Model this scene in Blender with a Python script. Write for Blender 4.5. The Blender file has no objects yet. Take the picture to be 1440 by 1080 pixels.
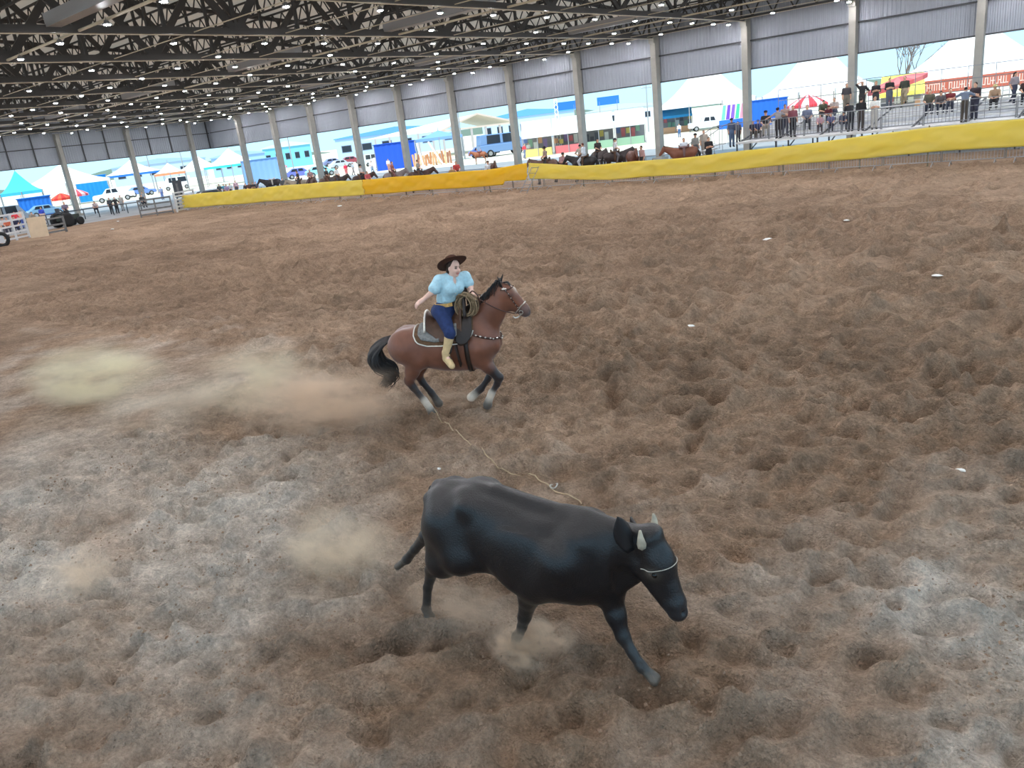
import bpy, bmesh, math, random
import numpy as np
from mathutils import Vector, Matrix
random.seed(7); rng = np.random.default_rng(7)
scene = bpy.context.scene
COL = scene.collection

# ------------------------------------------------------------------ camera
CAM_H = 3.75
FPX, PITCH, ROLL, YAW = 1083.28, 0.319914, -0.122407, 0.720765
_f = np.array([-math.sin(YAW)*math.cos(PITCH), math.cos(YAW)*math.cos(PITCH), -math.sin(PITCH)])
_r0 = np.array([math.cos(YAW), math.sin(YAW), 0.0]); _u0 = np.cross(_r0, _f)
_r = math.cos(ROLL)*_r0 + math.sin(ROLL)*_u0
_u = -math.sin(ROLL)*_r0 + math.cos(ROLL)*_u0
cam_data = bpy.data.cameras.new('camera'); cam_data.sensor_fit = 'HORIZONTAL'; cam_data.sensor_width = 36.0
cam_data.lens = FPX/1440*36.0; cam_data.clip_end = 3000; cam_data.clip_start = 0.1
cam = bpy.data.objects.new('camera', cam_data); COL.objects.link(cam)
M = Matrix.Identity(4)
for i in range(3):
    M[i][0] = _r[i]; M[i][1] = _u[i]; M[i][2] = -_f[i]
M[0][3], M[1][3], M[2][3] = 0.0, 0.0, CAM_H
cam.matrix_world = M
scene.camera = cam

# ------------------------------------------------------------------ sky, sun, exposure
world = bpy.data.worlds.new('sky'); scene.world = world; world.use_nodes = True
wn = world.node_tree.nodes; wl = world.node_tree.links
bg = wn['Background']; bg.inputs['Color'].default_value = (0.46, 0.76, 1.0, 1); bg.inputs['Strength'].default_value = 1.1
sd = bpy.data.lights.new('sun_offscreen', 'SUN'); sd.energy = 3.0; sd.angle = math.radians(1.0); sd.color = (1.0, 0.96, 0.9)
sun = bpy.data.objects.new('sun_offscreen', sd); COL.objects.link(sun)
sun.rotation_euler = Vector((-0.25, 0.5, -0.83)).to_track_quat('-Z', 'Y').to_euler()
vs = scene.view_settings
vs.view_transform = 'Standard'; vs.look = 'None'; vs.exposure = 0.55; vs.gamma = 1.0; vs.use_curve_mapping = False
scene.cycles.max_bounces = 8; scene.cycles.diffuse_bounces = 4; scene.cycles.volume_bounces = 3
scene.cycles.transparent_max_bounces = 12
scene.cycles.volume_step_rate = 2.0
ROOF_T = 0.12; LAMP_L = 400.0
scene.cycles.use_denoising = True
scene.cycles.sample_clamp_indirect = 6.0

# ------------------------------------------------------------------ helpers
def ray(x, y):
    return _f + (x-720)/FPX*_r - (y-540)/FPX*_u
def on_ground(x, y, z=0.0):
    d = ray(x, y); t = (z-CAM_H)/d[2]; return np.array([0, 0, CAM_H]) + d*t
def on_y(x, y, Y):
    d = ray(x, y); return np.array([0, 0, CAM_H]) + d*(Y/d[1])
def at_range(x, y, rg):
    d = ray(x, y); return np.array([0, 0, CAM_H]) + d*(rg/math.hypot(d[0], d[1]))
def lin(c):
    o = []
    for v in c[:3]:
        v = v/255.0
        o.append(v/12.92 if v <= 0.04045 else ((v+0.055)/1.055)**2.4)
    return (o[0], o[1], o[2], 1.0)

_mats = {}
def mat(name, rgb, rough=0.75, var=0.0, scale=4.0, metal=0.0, bump=0.0, bscale=60.0, spec=0.5, emit=0.0, attr=None, sheen=0.0, coat=0.0):
    if name in _mats: return _mats[name]
    m = bpy.data.materials.new(name); m.use_nodes = True
    nt = m.node_tree; b = nt.nodes['Principled BSDF']
    b.inputs['Roughness'].default_value = rough; b.inputs['Metallic'].default_value = metal
    b.inputs['Specular IOR Level'].default_value = spec
    if sheen: b.inputs['Sheen Weight'].default_value = sheen
    if coat: b.inputs['Coat Weight'].default_value = coat
    col = lin(rgb); b.inputs['Base Color'].default_value = col
    src = None
    if attr:
        a = nt.nodes.new('ShaderNodeAttribute'); a.attribute_name = attr; src = a.outputs['Color']
        nt.links.new(src, b.inputs['Base Color'])
    if var or bump:
        tc = nt.nodes.new('ShaderNodeTexCoord')
    if var:
        nz = nt.nodes.new('ShaderNodeTexNoise'); nz.inputs['Scale'].default_value = scale; nz.inputs['Detail'].default_value = 5
        nt.links.new(tc.outputs['Object'], nz.inputs['Vector'])
        mr = nt.nodes.new('ShaderNodeMapRange'); mr.inputs['From Min'].default_value = 0.3; mr.inputs['From Max'].default_value = 0.7
        mr.inputs['To Min'].default_value = 1-var; mr.inputs['To Max'].default_value = 1+var
        nt.links.new(nz.outputs['Fac'], mr.inputs['Value'])
        mx = nt.nodes.new('ShaderNodeVectorMath'); mx.operation = 'SCALE'
        if src: nt.links.new(src, mx.inputs[0])
        else: mx.inputs[0].default_value = col[:3]
        nt.links.new(mr.outputs['Result'], mx.inputs['Scale'])
        nt.links.new(mx.outputs['Vector'], b.inputs['Base Color'])
    if bump:
        n2 = nt.nodes.new('ShaderNodeTexNoise'); n2.inputs['Scale'].default_value = bscale; n2.inputs['Detail'].default_value = 4
        nt.links.new(tc.outputs['Object'], n2.inputs['Vector'])
        bp = nt.nodes.new('ShaderNodeBump'); bp.inputs['Strength'].default_value = bump; bp.inputs['Distance'].default_value = 0.02
        nt.links.new(n2.outputs['Fac'], bp.inputs['Height']); nt.links.new(bp.outputs['Normal'], b.inputs['Normal'])
    if emit:
        b.inputs['Emission Color'].default_value = col; b.inputs['Emission Strength'].default_value = emit
    _mats[name] = m
    return m
def cm(rgb, rough=0.8, **k):
    return mat('paint_%d_%d_%d_%d' % (rgb[0], rgb[1], rgb[2], int(rough*100)), rgb, rough, **k)

def link(o, parent=None):
    COL.objects.link(o)
    if parent is not None: o.parent = parent
    return o
def tag(o, label, cat=None, group=None, kind=None):
    if label: o['label'] = label
    if cat: o['category'] = cat
    if group: o['group'] = group
    if kind: o['kind'] = kind
    return o
def thing(name, label, cat, loc=(0, 0, 0), rz=0.0, group=None):
    o = bpy.data.objects.new(name, None); o.empty_display_size = 0.2
    o.location = [float(v) for v in loc]; o.rotation_euler = (0, 0, rz); link(o)
    return tag(o, label, cat, group)
def struct(name, loc=(0, 0, 0)):
    o = bpy.data.objects.new(name, None); o.location = loc; link(o); o['kind'] = 'structure'; return o

class MB:
    def __init__(s): s.v = []; s.f = []
    def add(s, vs, fs):
        n = len(s.v); s.v.extend([tuple(map(float, p)) for p in vs]); s.f.extend([tuple(i+n for i in f) for f in fs]); return s
    def box(s, c, size, rz=0.0, ry=0.0):
        hx, hy, hz = size[0]/2, size[1]/2, size[2]/2
        R = Matrix.Rotation(rz, 3, 'Z') @ Matrix.Rotation(ry, 3, 'Y')
        vs = []
        for sx, sy, sz in ((-1,-1,-1),(1,-1,-1),(1,1,-1),(-1,1,-1),(-1,-1,1),(1,-1,1),(1,1,1),(-1,1,1)):
            p = R @ Vector((sx*hx, sy*hy, sz*hz)); vs.append((p.x+c[0], p.y+c[1], p.z+c[2]))
        return s.add(vs, [(3,2,1,0),(4,5,6,7),(0,1,5,4),(1,2,6,5),(2,3,7,6),(3,0,4,7)])
    def bar(s, a, b, w, h=None):
        """box-section bar from a to b"""
        h = h or w; a = Vector(a); b = Vector(b); d = (b-a)
        if d.length < 1e-6: return s
        d.normalize(); up = Vector((0,0,1)) if abs(d.z) < 0.95 else Vector((1,0,0))
        x = d.cross(up).normalized(); y = x.cross(d).normalized()
        vs = []
        for p in (a, b):
            for sx, sy in ((-1,-1),(1,-1),(1,1),(-1,1)): vs.append(p + x*sx*w/2 + y*sy*h/2)
        return s.add(vs, [(3,2,1,0),(4,5,6,7),(0,1,5,4),(1,2,6,5),(2,3,7,6),(3,0,4,7)])
    def tube(s, pts, r, seg=6, closed=False, r1=None):
        pts = [Vector(p) for p in pts]; n = len(pts); vs = []; fs = []
        prev = None
        for i, p in enumerate(pts):
            if closed: t = pts[(i+1) % n]-pts[i-1]
            else: t = pts[min(i+1, n-1)]-pts[max(i-1, 0)]
            if t.length < 1e-9: t = Vector((0,0,1))
            t.normalize()
            if prev is None:
                up = Vector((0,0,1)) if abs(t.z) < 0.9 else Vector((1,0,0)); x = t.cross(up).normalized()
            else: x = (prev - t*prev.dot(t)).normalized()
            prev = x; y = t.cross(x)
            rr = r[i] if hasattr(r, '__len__') else (r if r1 is None else r+(r1-r)*i/(n-1))
            for k in range(seg):
                a = 2*math.pi*k/seg; vs.append(p + x*math.cos(a)*rr + y*math.sin(a)*rr)
        m = n if closed else n-1
        for i in range(m):
            for k in range(seg):
                a, b = i*seg+k, i*seg+(k+1) % seg; c, d = ((i+1) % n)*seg+(k+1) % seg, ((i+1) % n)*seg+k
                fs.append((a, b, c, d))
        if not closed:
            fs.append(tuple(range(seg-1, -1, -1))); fs.append(tuple((n-1)*seg+k for k in range(seg)))
        return s.add(vs, fs)
    def lathe(s, prof, c=(0,0,0), seg=16, sx=1, sy=1):
        vs = []; fs = []; n = len(prof)
        for (r, z) in prof:
            for k in range(seg):
                a = 2*math.pi*k/seg; vs.append((c[0]+r*math.cos(a)*sx, c[1]+r*math.sin(a)*sy, c[2]+z))
        for i in range(n-1):
            for k in range(seg):
                fs.append((i*seg+k, i*seg+(k+1) % seg, (i+1)*seg+(k+1) % seg, (i+1)*seg+k))
        fs.append(tuple(range(seg-1, -1, -1))); fs.append(tuple((n-1)*seg+k for k in range(seg)))
        return s.add(vs, fs)
    def prism(s, poly, y0, y1):
        """polygon in x,z extruded along y"""
        n = len(poly); vs = [(p[0], y0, p[1]) for p in poly]+[(p[0], y1, p[1]) for p in poly]
        fs = [tuple(range(n)), tuple(range(2*n-1, n-1, -1))]
        for i in range(n): fs.append((i, n+i, n+(i+1) % n, (i+1) % n))
        return s.add(vs, fs)
    def grid(s, P):
        """P: array (m,n,3)"""
        m, n = P.shape[:2]; vs = P.reshape(-1, 3)
        fs = [(i*n+j, (i+1)*n+j, (i+1)*n+j+1, i*n+j+1) for i in range(m-1) for j in range(n-1)]
        return s.add(vs, fs)
    def mesh(s, name, material=None, smooth=False, fix=True):
        me = bpy.data.meshes.new(name); me.from_pydata(s.v, [], s.f); me.update()
        if fix:
            bm = bmesh.new(); bm.from_mesh(me); bmesh.ops.recalc_face_normals(bm, faces=bm.faces); bm.to_mesh(me); bm.free()
        if material: me.materials.append(material)
        if smooth: me.polygons.foreach_set('use_smooth', [True]*len(me.polygons))
        return me
    def build(s, name, material=None, parent=None, smooth=False, origin=None):
        if origin is not None: s.v = [(p[0]-origin[0], p[1]-origin[1], p[2]-origin[2]) for p in s.v]
        return link(bpy.data.objects.new(name, s.mesh(name, material, smooth)), parent)
def inst(name, me, parent=None, loc=(0,0,0), rz=0.0, scale=None):
    o = bpy.data.objects.new(name, me); o.location = [float(v) for v in loc]; o.rotation_euler = (0,0,rz)
    if scale is not None: o.scale = scale if hasattr(scale, '__len__') else (scale,)*3
    return link(o, parent)
def copy_tree(o, parent=None):
    kids = list(o.children); c = o.copy(); COL.objects.link(c); c.parent = parent
    for k in kids: copy_tree(k, c)
    return c

# ------------------------------------------------------------------ smooth-union solid modelling (animals, people)
def C(a, b, ra, rb, col=0, k=None, n=None, f=1.0): return ('c', np.array(a, float), np.array(b, float), ra, rb, col, k, None if n is None else np.array(n, float), f)
def E(c, r, col=0, k=None, rot=None, cut=False): return ('x' if cut else 'e', np.array(c, float), np.array(r, float), rot, None, col, k, None, 1.0)
def LOFT(st, col=0, k=None, p=2.0):
    """stations (s, top, bottom, halfwidth) along local x; y lateral, z up"""
    return ('l', np.array(st, float), p, None, None, col, k, None, 1.0)
def pdist(pr, P):
    t = pr[0]
    if t == 'c':
        a, b, ra, rb, n, f = pr[1], pr[2], pr[3], pr[4], pr[7], pr[8]
        q = P - a; ba = b - a
        if n is not None:
            nn = n/np.linalg.norm(n); q = q + np.outer(q@nn, nn)*(1/f-1); ba = ba + nn*(ba@nn)*(1/f-1)
        l2 = ba@ba; rr = ra-rb; a2 = l2-rr*rr
        if a2 <= 1e-10:
            if ra >= rb: d = np.sqrt((q*q).sum(1))-ra
            else: d = np.sqrt(((q-ba)**2).sum(1))-rb
        else:
            y = q@ba; z = y-l2; w = q*l2-np.outer(y, ba); x2 = (w*w).sum(1); y2 = y*y*l2; z2 = z*z*l2
            kk = np.sign(rr)*rr*rr*x2
            d = (np.sqrt(x2*a2/l2)+y*rr)/l2-ra
            c1 = np.sign(z)*a2*z2 > kk; d = np.where(c1, np.sqrt(x2+z2)/l2-rb, d)
            c2 = (~c1) & (np.sign(y)*a2*y2 < kk); d = np.where(c2, np.sqrt(x2+y2)/l2-ra, d)
        return d*min(1.0, f)
    if t in ('e', 'x'):
        q = P-pr[1]
        if pr[3] is not None: q = q@np.array(pr[3])
        r = pr[2]; k0 = np.sqrt(((q/r)**2).sum(1)); k1 = np.sqrt(((q/(r*r))**2).sum(1))
        return k0*(k0-1)/np.maximum(k1, 1e-6)
    if t == 'l':
        st, p = pr[1], pr[2]; s = P[:, 0]; sc = np.clip(s, st[0, 0], st[-1, 0])
        top = np.interp(sc, st[:, 0], st[:, 1]); bot = np.interp(sc, st[:, 0], st[:, 2]); hw = np.interp(sc, st[:, 0], st[:, 3])
        cz = (top+bot)/2; hh = (top-bot)/2
        u = np.abs(P[:, 1])/hw; v = np.abs(P[:, 2]-cz)/hh
        d = ((u**p+v**p)**(1/p)-1)*np.minimum(hw, hh)
        e = np.abs(s-sc)
        return np.where(e > 0, np.sqrt(np.maximum(d, 0)**2+e*e) + np.minimum(d, 0)*0, d)
def pbounds(pr, m):
    t = pr[0]
    if t == 'c':
        r = max(pr[3], pr[4])*max(1, pr[8]); lo = np.minimum(pr[1], pr[2])-r; hi = np.maximum(pr[1], pr[2])+r
    elif t in ('e', 'x'):
        r = pr[2] if pr[3] is None else np.full(3, pr[2].max()); lo = pr[1]-r; hi = pr[1]+r
    else:
        st = pr[1]; lo = np.array([st[0, 0], -st[:, 3].max(), st[:, 2].min()]); hi = np.array([st[-1, 0], st[:, 3].max(), st[:, 1].max()])
    return lo-m, hi+m
def smin(a, b, k):
    h = np.clip(0.5+0.5*(a-b)/k, 0, 1); return a*(1-h)+b*h-k*h*(1-h)
def sdf_eval(prims, P, k0=0.03):
    d = np.full(len(P), 9.0)
    for pr in prims:
        di = pdist(pr, P); k = pr[6] or k0
        d = -smin(-d, di, k) if pr[0] == 'x' else smin(d, di, k)
    return d
def sdf_mesh(prims, vox, k0=0.03, colors=None, tau=0.012, relax=1):
    """returns verts, quads, per-vertex colours (blended) and nearest tag"""
    los, his = zip(*[pbounds(p, 0.0) for p in prims if p[0] != 'x'])
    lo = np.min(los, 0)-3*vox; hi = np.max(his, 0)+3*vox
    n = np.ceil((hi-lo)/vox).astype(int)+1
    D = np.full(n, 0.25, np.float32)
    ax = [lo[i]+vox*np.arange(n[i]) for i in range(3)]
    for pr in prims:
        k = pr[6] or k0
        a, b = pbounds(pr, k+2*vox)
        i0 = np.clip(np.floor((a-lo)/vox).astype(int), 0, n-1); i1 = np.clip(np.ceil((b-lo)/vox).astype(int)+1, 1, n)
        sl = tuple(slice(i0[i], i1[i]) for i in range(3))
        g = np.stack(np.meshgrid(*[ax[i][sl[i]] for i in range(3)], indexing='ij'), -1).reshape(-1, 3)
        di = pdist(pr, g).reshape(D[sl].shape)
        D[sl] = -smin(-D[sl], di, k) if pr[0] == 'x' else smin(D[sl], di, k)
    S = D < 0
    cs = [(dx, dy, dz) for dx in (0, 1) for dy in (0, 1) for dz in (0, 1)]
    def cor(A, c): return A[c[0]:A.shape[0]-1+c[0], c[1]:A.shape[1]-1+c[1], c[2]:A.shape[2]-1+c[2]]
    cnt = sum(cor(S, c).astype(np.int8) for c in cs)
    act = (cnt > 0) & (cnt < 8); I = np.argwhere(act)
    idx = np.full(act.shape, -1, np.int64); idx[act] = np.arange(len(I))
    acc = np.zeros((len(I), 3)); num = np.zeros(len(I))
    for c0 in cs:
        for a in range(3):
            if c0[a]: continue
            c1 = list(c0); c1[a] = 1
            d0 = D[I[:, 0]+c0[0], I[:, 1]+c0[1], I[:, 2]+c0[2]]; d1 = D[I[:, 0]+c1[0], I[:, 1]+c1[1], I[:, 2]+c1[2]]
            m = (d0 < 0) != (d1 < 0); t = np.where(m, d0/np.where(m, d0-d1, 1), 0)
            p = np.tile(np.array(c0, float), (len(I), 1)); p[:, a] += t
            acc[m] += p[m]; num[m] += 1
    V = lo+vox*(I+acc/num[:, None])
    Q = []
    for a in range(3):
        b, c = (a+1) % 3, (a+2) % 3
        s0 = [slice(None)]*3; s1 = [slice(None)]*3; s0[a] = slice(0, -1); s1[a] = slice(1, None)
        A0, A1 = S[tuple(s0)], S[tuple(s1)]
        E0 = np.argwhere(A0 != A1); E0 = E0[(E0[:, b] > 0) & (E0[:, c] > 0) & (E0[:, b] < n[b]-1) & (E0[:, c] < n[c]-1)]
        ins = S[E0[:, 0], E0[:, 1], E0[:, 2]]
        def cell(db, dc):
            q = E0.copy(); q[:, b] += db; q[:, c] += dc; return idx[q[:, 0], q[:, 1], q[:, 2]]
        q = np.stack([cell(-1, -1), cell(0, -1), cell(0, 0), cell(-1, 0)], 1)
        q[~ins] = q[~ins][:, ::-1]; Q.append(q)
    Q = np.concatenate(Q)
    for _ in range(relax):
        A = np.zeros_like(V); N = np.zeros(len(V))
        for e in ((0,1),(1,2),(2,3),(3,0)):
            np.add.at(A, Q[:, e[0]], V[Q[:, e[1]]]); np.add.at(N, Q[:, e[0]], 1)
            np.add.at(A, Q[:, e[1]], V[Q[:, e[0]]]); np.add.at(N, Q[:, e[1]], 1)
        V = 0.5*V+0.5*A/np.maximum(N, 1)[:, None]
    solid = [p for p in prims if p[0] != 'x']
    tags = None; W = None
    best = np.full(len(V), 9.0); tags = np.zeros(len(V), int)
    if colors is not None: acc = np.zeros((len(V), 3)); wt = np.zeros(len(V))
    for pr in solid:
        d = pdist(pr, V); m = d < best; best[m] = d[m]; tags[m] = pr[5]
        if colors is not None:
            w = np.exp(-np.clip(d, -0.02, 1)/tau); acc += w[:, None]*np.array(colors[pr[5]])[None, :3]; wt += w
    cols = acc/wt[:, None] if colors is not None else None
    return V, Q, cols, tags
def mesh_from(name, V, Q, cols=None, mats=(), tags=None, smooth=True):
    me = bpy.data.meshes.new(name); me.from_pydata(V.tolist(), [], Q.tolist()); me.update()
    for m in mats: me.materials.append(m)
    if cols is not None:
        at = me.color_attributes.new('Col', 'FLOAT_COLOR', 'POINT')
        at.data.foreach_set('color', np.concatenate([cols, np.ones((len(cols), 1))], 1).astype(np.float32).ravel())
    if tags is not None:
        me.polygons.foreach_set('material_index', tags[Q[:, 0]].astype(np.int32))
    if smooth: me.polygons.foreach_set('use_smooth', np.ones(len(me.polygons), bool))
    return me

# value noise on a tensor grid
def vnoise(X, Y, f, seed):
    r = np.random.default_rng(seed); x = X*f; y = Y*f; x0 = math.floor(x.min()); y0 = math.floor(y.min())
    T = r.random((int(x.max()-x0)+3, int(y.max()-y0)+3))*2-1
    xi = np.floor(x).astype(int)-x0; yi = np.floor(y).astype(int)-y0
    fx = x-np.floor(x); fy = y-np.floor(y); fx = fx*fx*(3-2*fx); fy = fy*fy*(3-2*fy)
    A = T[xi][:, yi]; B = T[xi+1][:, yi]; Cc = T[xi][:, yi+1]; Dd = T[xi+1][:, yi+1]
    fx = fx[:, None]; fy = fy[None, :]
    return (A*(1-fx)+B*fx)*(1-fy)+(Cc*(1-fx)+Dd*fx)*fy
# ------------------------------------------------------------------ arena floor
def graded(lo, n0, n1, hi, h, g):
    a = [n0]; 
    while a[-1] < n1: a.append(a[-1]+h)
    up = [a[-1]]
    while up[-1] < hi: up.append(up[-1]+h+g*(up[-1]-n1))
    dn = [n0]
    while dn[-1] > lo: dn.append(dn[-1]-h-g*(n0-dn[-1]))
    return np.array(dn[:0:-1]+a[:-1]+up)
GX = graded(-74, -11.5, 1.5, 12, 0.027, 0.013); GY = graded(-13, 0.6, 11.0, 44.0, 0.027, 0.013)
Hh = 0.022*vnoise(GX, GY, 0.5, 1)+0.011*vnoise(GX, GY, 1.6, 2)+0.010*vnoise(GX, GY, 4.1, 3)+0.0065*vnoise(GX, GY, 9.0, 4)+0.0045*vnoise(GX, GY, 18.0, 5)
def dimple(cx, cy, r, d, ang, asp, rim):
    R = r*asp*2.6
    i0, i1 = np.searchsorted(GX, [cx-R, cx+R]); j0, j1 = np.searchsorted(GY, [cy-R, cy+R])
    if i1-i0 < 3 or j1-j0 < 3: return
    dx = GX[i0:i1, None]-cx; dy = GY[None, j0:j1]-cy; c, s = math.cos(ang), math.sin(ang)
    u = (dx*c+dy*s)/(r*asp); v = (-dx*s+dy*c)/r; q = np.sqrt(u*u+v*v)
    b = -d*np.exp(-q**3.6)+rim*d*np.exp(-((q-1.45)/0.42)**2)*(1+0.9*np.clip(u, -1, 1))
    Hh[i0:i1, j0:j1] += b
def scatter(n, x0, x1, y0, y1, rmin, rmax, seed):
    r = np.random.default_rng(seed)
    for _ in range(n):
        rr = rmin+(rmax-rmin)*r.random()**1.5
        dimple(x0+(x1-x0)*r.random(), y0+(y1-y0)*r.random(), rr, rr*(0.30+0.42*r.random()), 0.5+r.normal()*0.7, 1.0+0.9*r.random(), 0.16+0.30*r.random())
scatter(3200, -12, 2, 0.6, 12, 0.045, 0.11, 11)
scatter(800, -12, 2, 0.6, 12, 0.09, 0.16, 12)
scatter(7000, -32, 5, 8, 26, 0.08, 0.19, 13)
scatter(3000, -60, 5, 12, 39, 0.16, 0.34, 14)
edge = np.minimum(np.clip((GX[:, None]+74)/4, 0, 1), np.clip((44.0-GY[None, :])/2.0, 0, 1))
edge = np.minimum(edge, np.minimum(np.clip((12-GX[:, None])/2, 0, 1), np.clip((GY[None, :]+13)/2, 0, 1)))
Hh *= edge
def zground(x, y):
    i = int(np.clip(np.searchsorted(GX, x), 1, len(GX)-1)); j = int(np.clip(np.searchsorted(GY, y), 1, len(GY)-1))
    return float(Hh[i-1:i+1, j-1:j+1].mean())
XX, YY = np.meshgrid(GX, GY, indexing='ij')
V = np.stack([XX, YY, Hh], -1).reshape(-1, 3)
nx, ny = Hh.shape
a = (np.arange(nx-1)[:, None]*ny+np.arange(ny-1)[None, :]).ravel()
Q = np.stack([a, a+ny, a+ny+1, a+1], 1)
# soil colour: brown worked dirt, paler dry dust, darker damp soil
pale = np.exp(-(((XX+9.2)/4.6)**2+((YY-2.3)/2.9)**2))*1.25
pale = np.maximum(pale, 0.85*np.exp(-(((XX+0.3)/2.0)**2+((YY-5.0)/2.6)**2)))
pale = np.maximum(pale, 0.55*np.exp(-(((XX+16)/6)**2+((YY-5.5)/3.0)**2)))
pale = np.clip(pale*(0.75+0.55*vnoise(GX, GY, 0.7, 21))+0.30*vnoise(GX, GY, 1.9, 22)*(pale > 0.05), 0, 1)
damp = np.clip(0.30+0.20*vnoise(GX, GY, 0.12, 23)+0.16*vnoise(GX, GY, 0.5, 24)+0.14*vnoise(GX, GY, 1.3, 28), 0, 1)*(1-pale)
mott = 1+0.13*vnoise(GX, GY, 2.7, 25)+0.10*vnoise(GX, GY, 7.0, 26)+0.10*vnoise(GX, GY, 0.35, 27)
cb, cp, cd = [np.array(lin(c)[:3]) for c in ((176, 149, 126), (200, 190, 178), (104, 84, 68))]
colr = cb*(1-pale[..., None])+cp*pale[..., None]
colr = colr*(1-damp[..., None])+cd*damp[..., None]
colr = colr*mott[..., None]
m_dirt = mat('arena_dirt', (150, 120, 95), 0.95, var=0.20, scale=7.0, bump=1.0, bscale=48.0, spec=0.08, attr='Col')
_n = m_dirt.node_tree; _b = [n for n in _n.nodes if n.type == 'BUMP'][0]; _b.inputs['Distance'].default_value = 0.045
_t = [n for n in _n.nodes if n.type == 'TEX_COORD'][0]; _z = _n.nodes.new('ShaderNodeTexNoise'); _z.inputs['Scale'].default_value = 11.0; _z.inputs['Detail'].default_value = 6; _z.inputs['Roughness'].default_value = 0.65
_n.links.new(_t.outputs['Object'], _z.inputs['Vector']); _b2 = _n.nodes.new('ShaderNodeBump'); _b2.inputs['Strength'].default_value = 0.8; _b2.inputs['Distance'].default_value = 0.06
_c = _n.nodes.new('ShaderNodeTexNoise'); _c.inputs['Scale'].default_value = 26.0; _c.inputs['Detail'].default_value = 6; _c.inputs['Roughness'].default_value = 0.75; _n.links.new(_t.outputs['Object'], _c.inputs['Vector'])
_m = _n.nodes.new('ShaderNodeMapRange'); _m.inputs['From Min'].default_value = 0.32; _m.inputs['From Max'].default_value = 0.68; _m.inputs['To Min'].default_value = 0.66; _m.inputs['To Max'].default_value = 1.28; _n.links.new(_c.outputs['Fac'], _m.inputs['Value'])
_s = _n.nodes.new('ShaderNodeVectorMath'); _s.operation = 'SCALE'; _p = _n.nodes['Principled BSDF']; _o = _p.inputs['Base Color'].links[0].from_socket
_n.links.new(_o, _s.inputs[0]); _n.links.new(_m.outputs['Result'], _s.inputs['Scale']); _n.links.new(_s.outputs['Vector'], _p.inputs['Base Color'])
_n.links.new(_z.outputs['Fac'], _b2.inputs['Height']); _n.links.new(_b2.outputs['Normal'], _b.inputs['Normal'])
me = mesh_from('floor', V, Q, colr.reshape(-1, 3), [m_dirt])
floor = link(bpy.data.objects.new('floor', me)); floor['kind'] = 'structure'
del V, Q, XX, YY, colr, pale, damp, mott

m_apron_shade = mat('apron_concrete_shade', (150, 150, 150), 0.9, var=0.12, scale=0.4, spec=0.2)  # beyond the columns this grey paints in the building's shade
m_sand = mat('pale_sand', (225, 214, 192), 0.95, var=0.08, scale=0.1, spec=0.1)
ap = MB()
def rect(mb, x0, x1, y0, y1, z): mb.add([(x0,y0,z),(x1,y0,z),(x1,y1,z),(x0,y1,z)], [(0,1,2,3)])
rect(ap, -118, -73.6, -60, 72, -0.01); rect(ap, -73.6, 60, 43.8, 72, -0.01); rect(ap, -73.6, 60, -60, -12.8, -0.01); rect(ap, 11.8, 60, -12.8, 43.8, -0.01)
o = ap.build('floor_apron_shaded', m_apron_shade); o['kind'] = 'structure'
og = MB(); rect(og, -2500, -117.8, -2500, 2500, -0.02); rect(og, 59.8, 2500, -2500, 2500, -0.02); rect(og, -117.8, 59.8, 71.8, 2500, -0.02); rect(og, -117.8, 59.8, -2500, -59.8, -0.02)
o = og.build('ground_outside', m_sand); o['kind'] = 'structure'

# ------------------------------------------------------------------ building
WY = 54.86; WX = -93.56; CHZ = 8.77; EDGE = 5.60
colx = [-9.29-7*i for i in range(-2, 12)]           # column lines along the long wall
m_conc = mat('column_concrete', (150, 147, 140), 0.9, var=0.10, scale=1.5, bump=0.2)
m_clad = mat('corrugated_steel', (150, 154, 162), 0.55, var=0.05, scale=0.6, metal=0.15)
m_girt = mat('dark_girt_steel', (62, 62, 64), 0.6)
m_steel = mat('roof_steel_dark', (58, 57, 57), 0.6, var=0.1, scale=1.0)
m_beam = mat('roof_beam_grey', (150, 152, 155), 0.5)
m_pipe = mat('conduit_cream', (196, 186, 165), 0.5)
cb_ = MB(); cb_.box((0, 0, CHZ/2), (0.42, 0.62, CHZ)); cb_.box((0, 0, 0.12), (0.85, 1.0, 0.24)); cb_.box((0, -0.36, CHZ-0.25), (0.42, 0.22, 0.4))
col_me = cb_.mesh('concrete_column', m_conc)
for x in colx:
    o = inst('concrete_column', col_me, None, (x, WY, 0)); tag(o, 'tall grey concrete column holding up the roof on the long open side', 'column', 'concrete columns on the long side')
endy = [52.43-7.69*i for i in range(0, 7)]
for y in endy:
    o = inst('concrete_column', col_me, None, (WX, y, 0), math.pi/2); tag(o, 'tall grey concrete column holding up the roof on the short end side', 'column', 'concrete columns on the end side')

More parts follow.
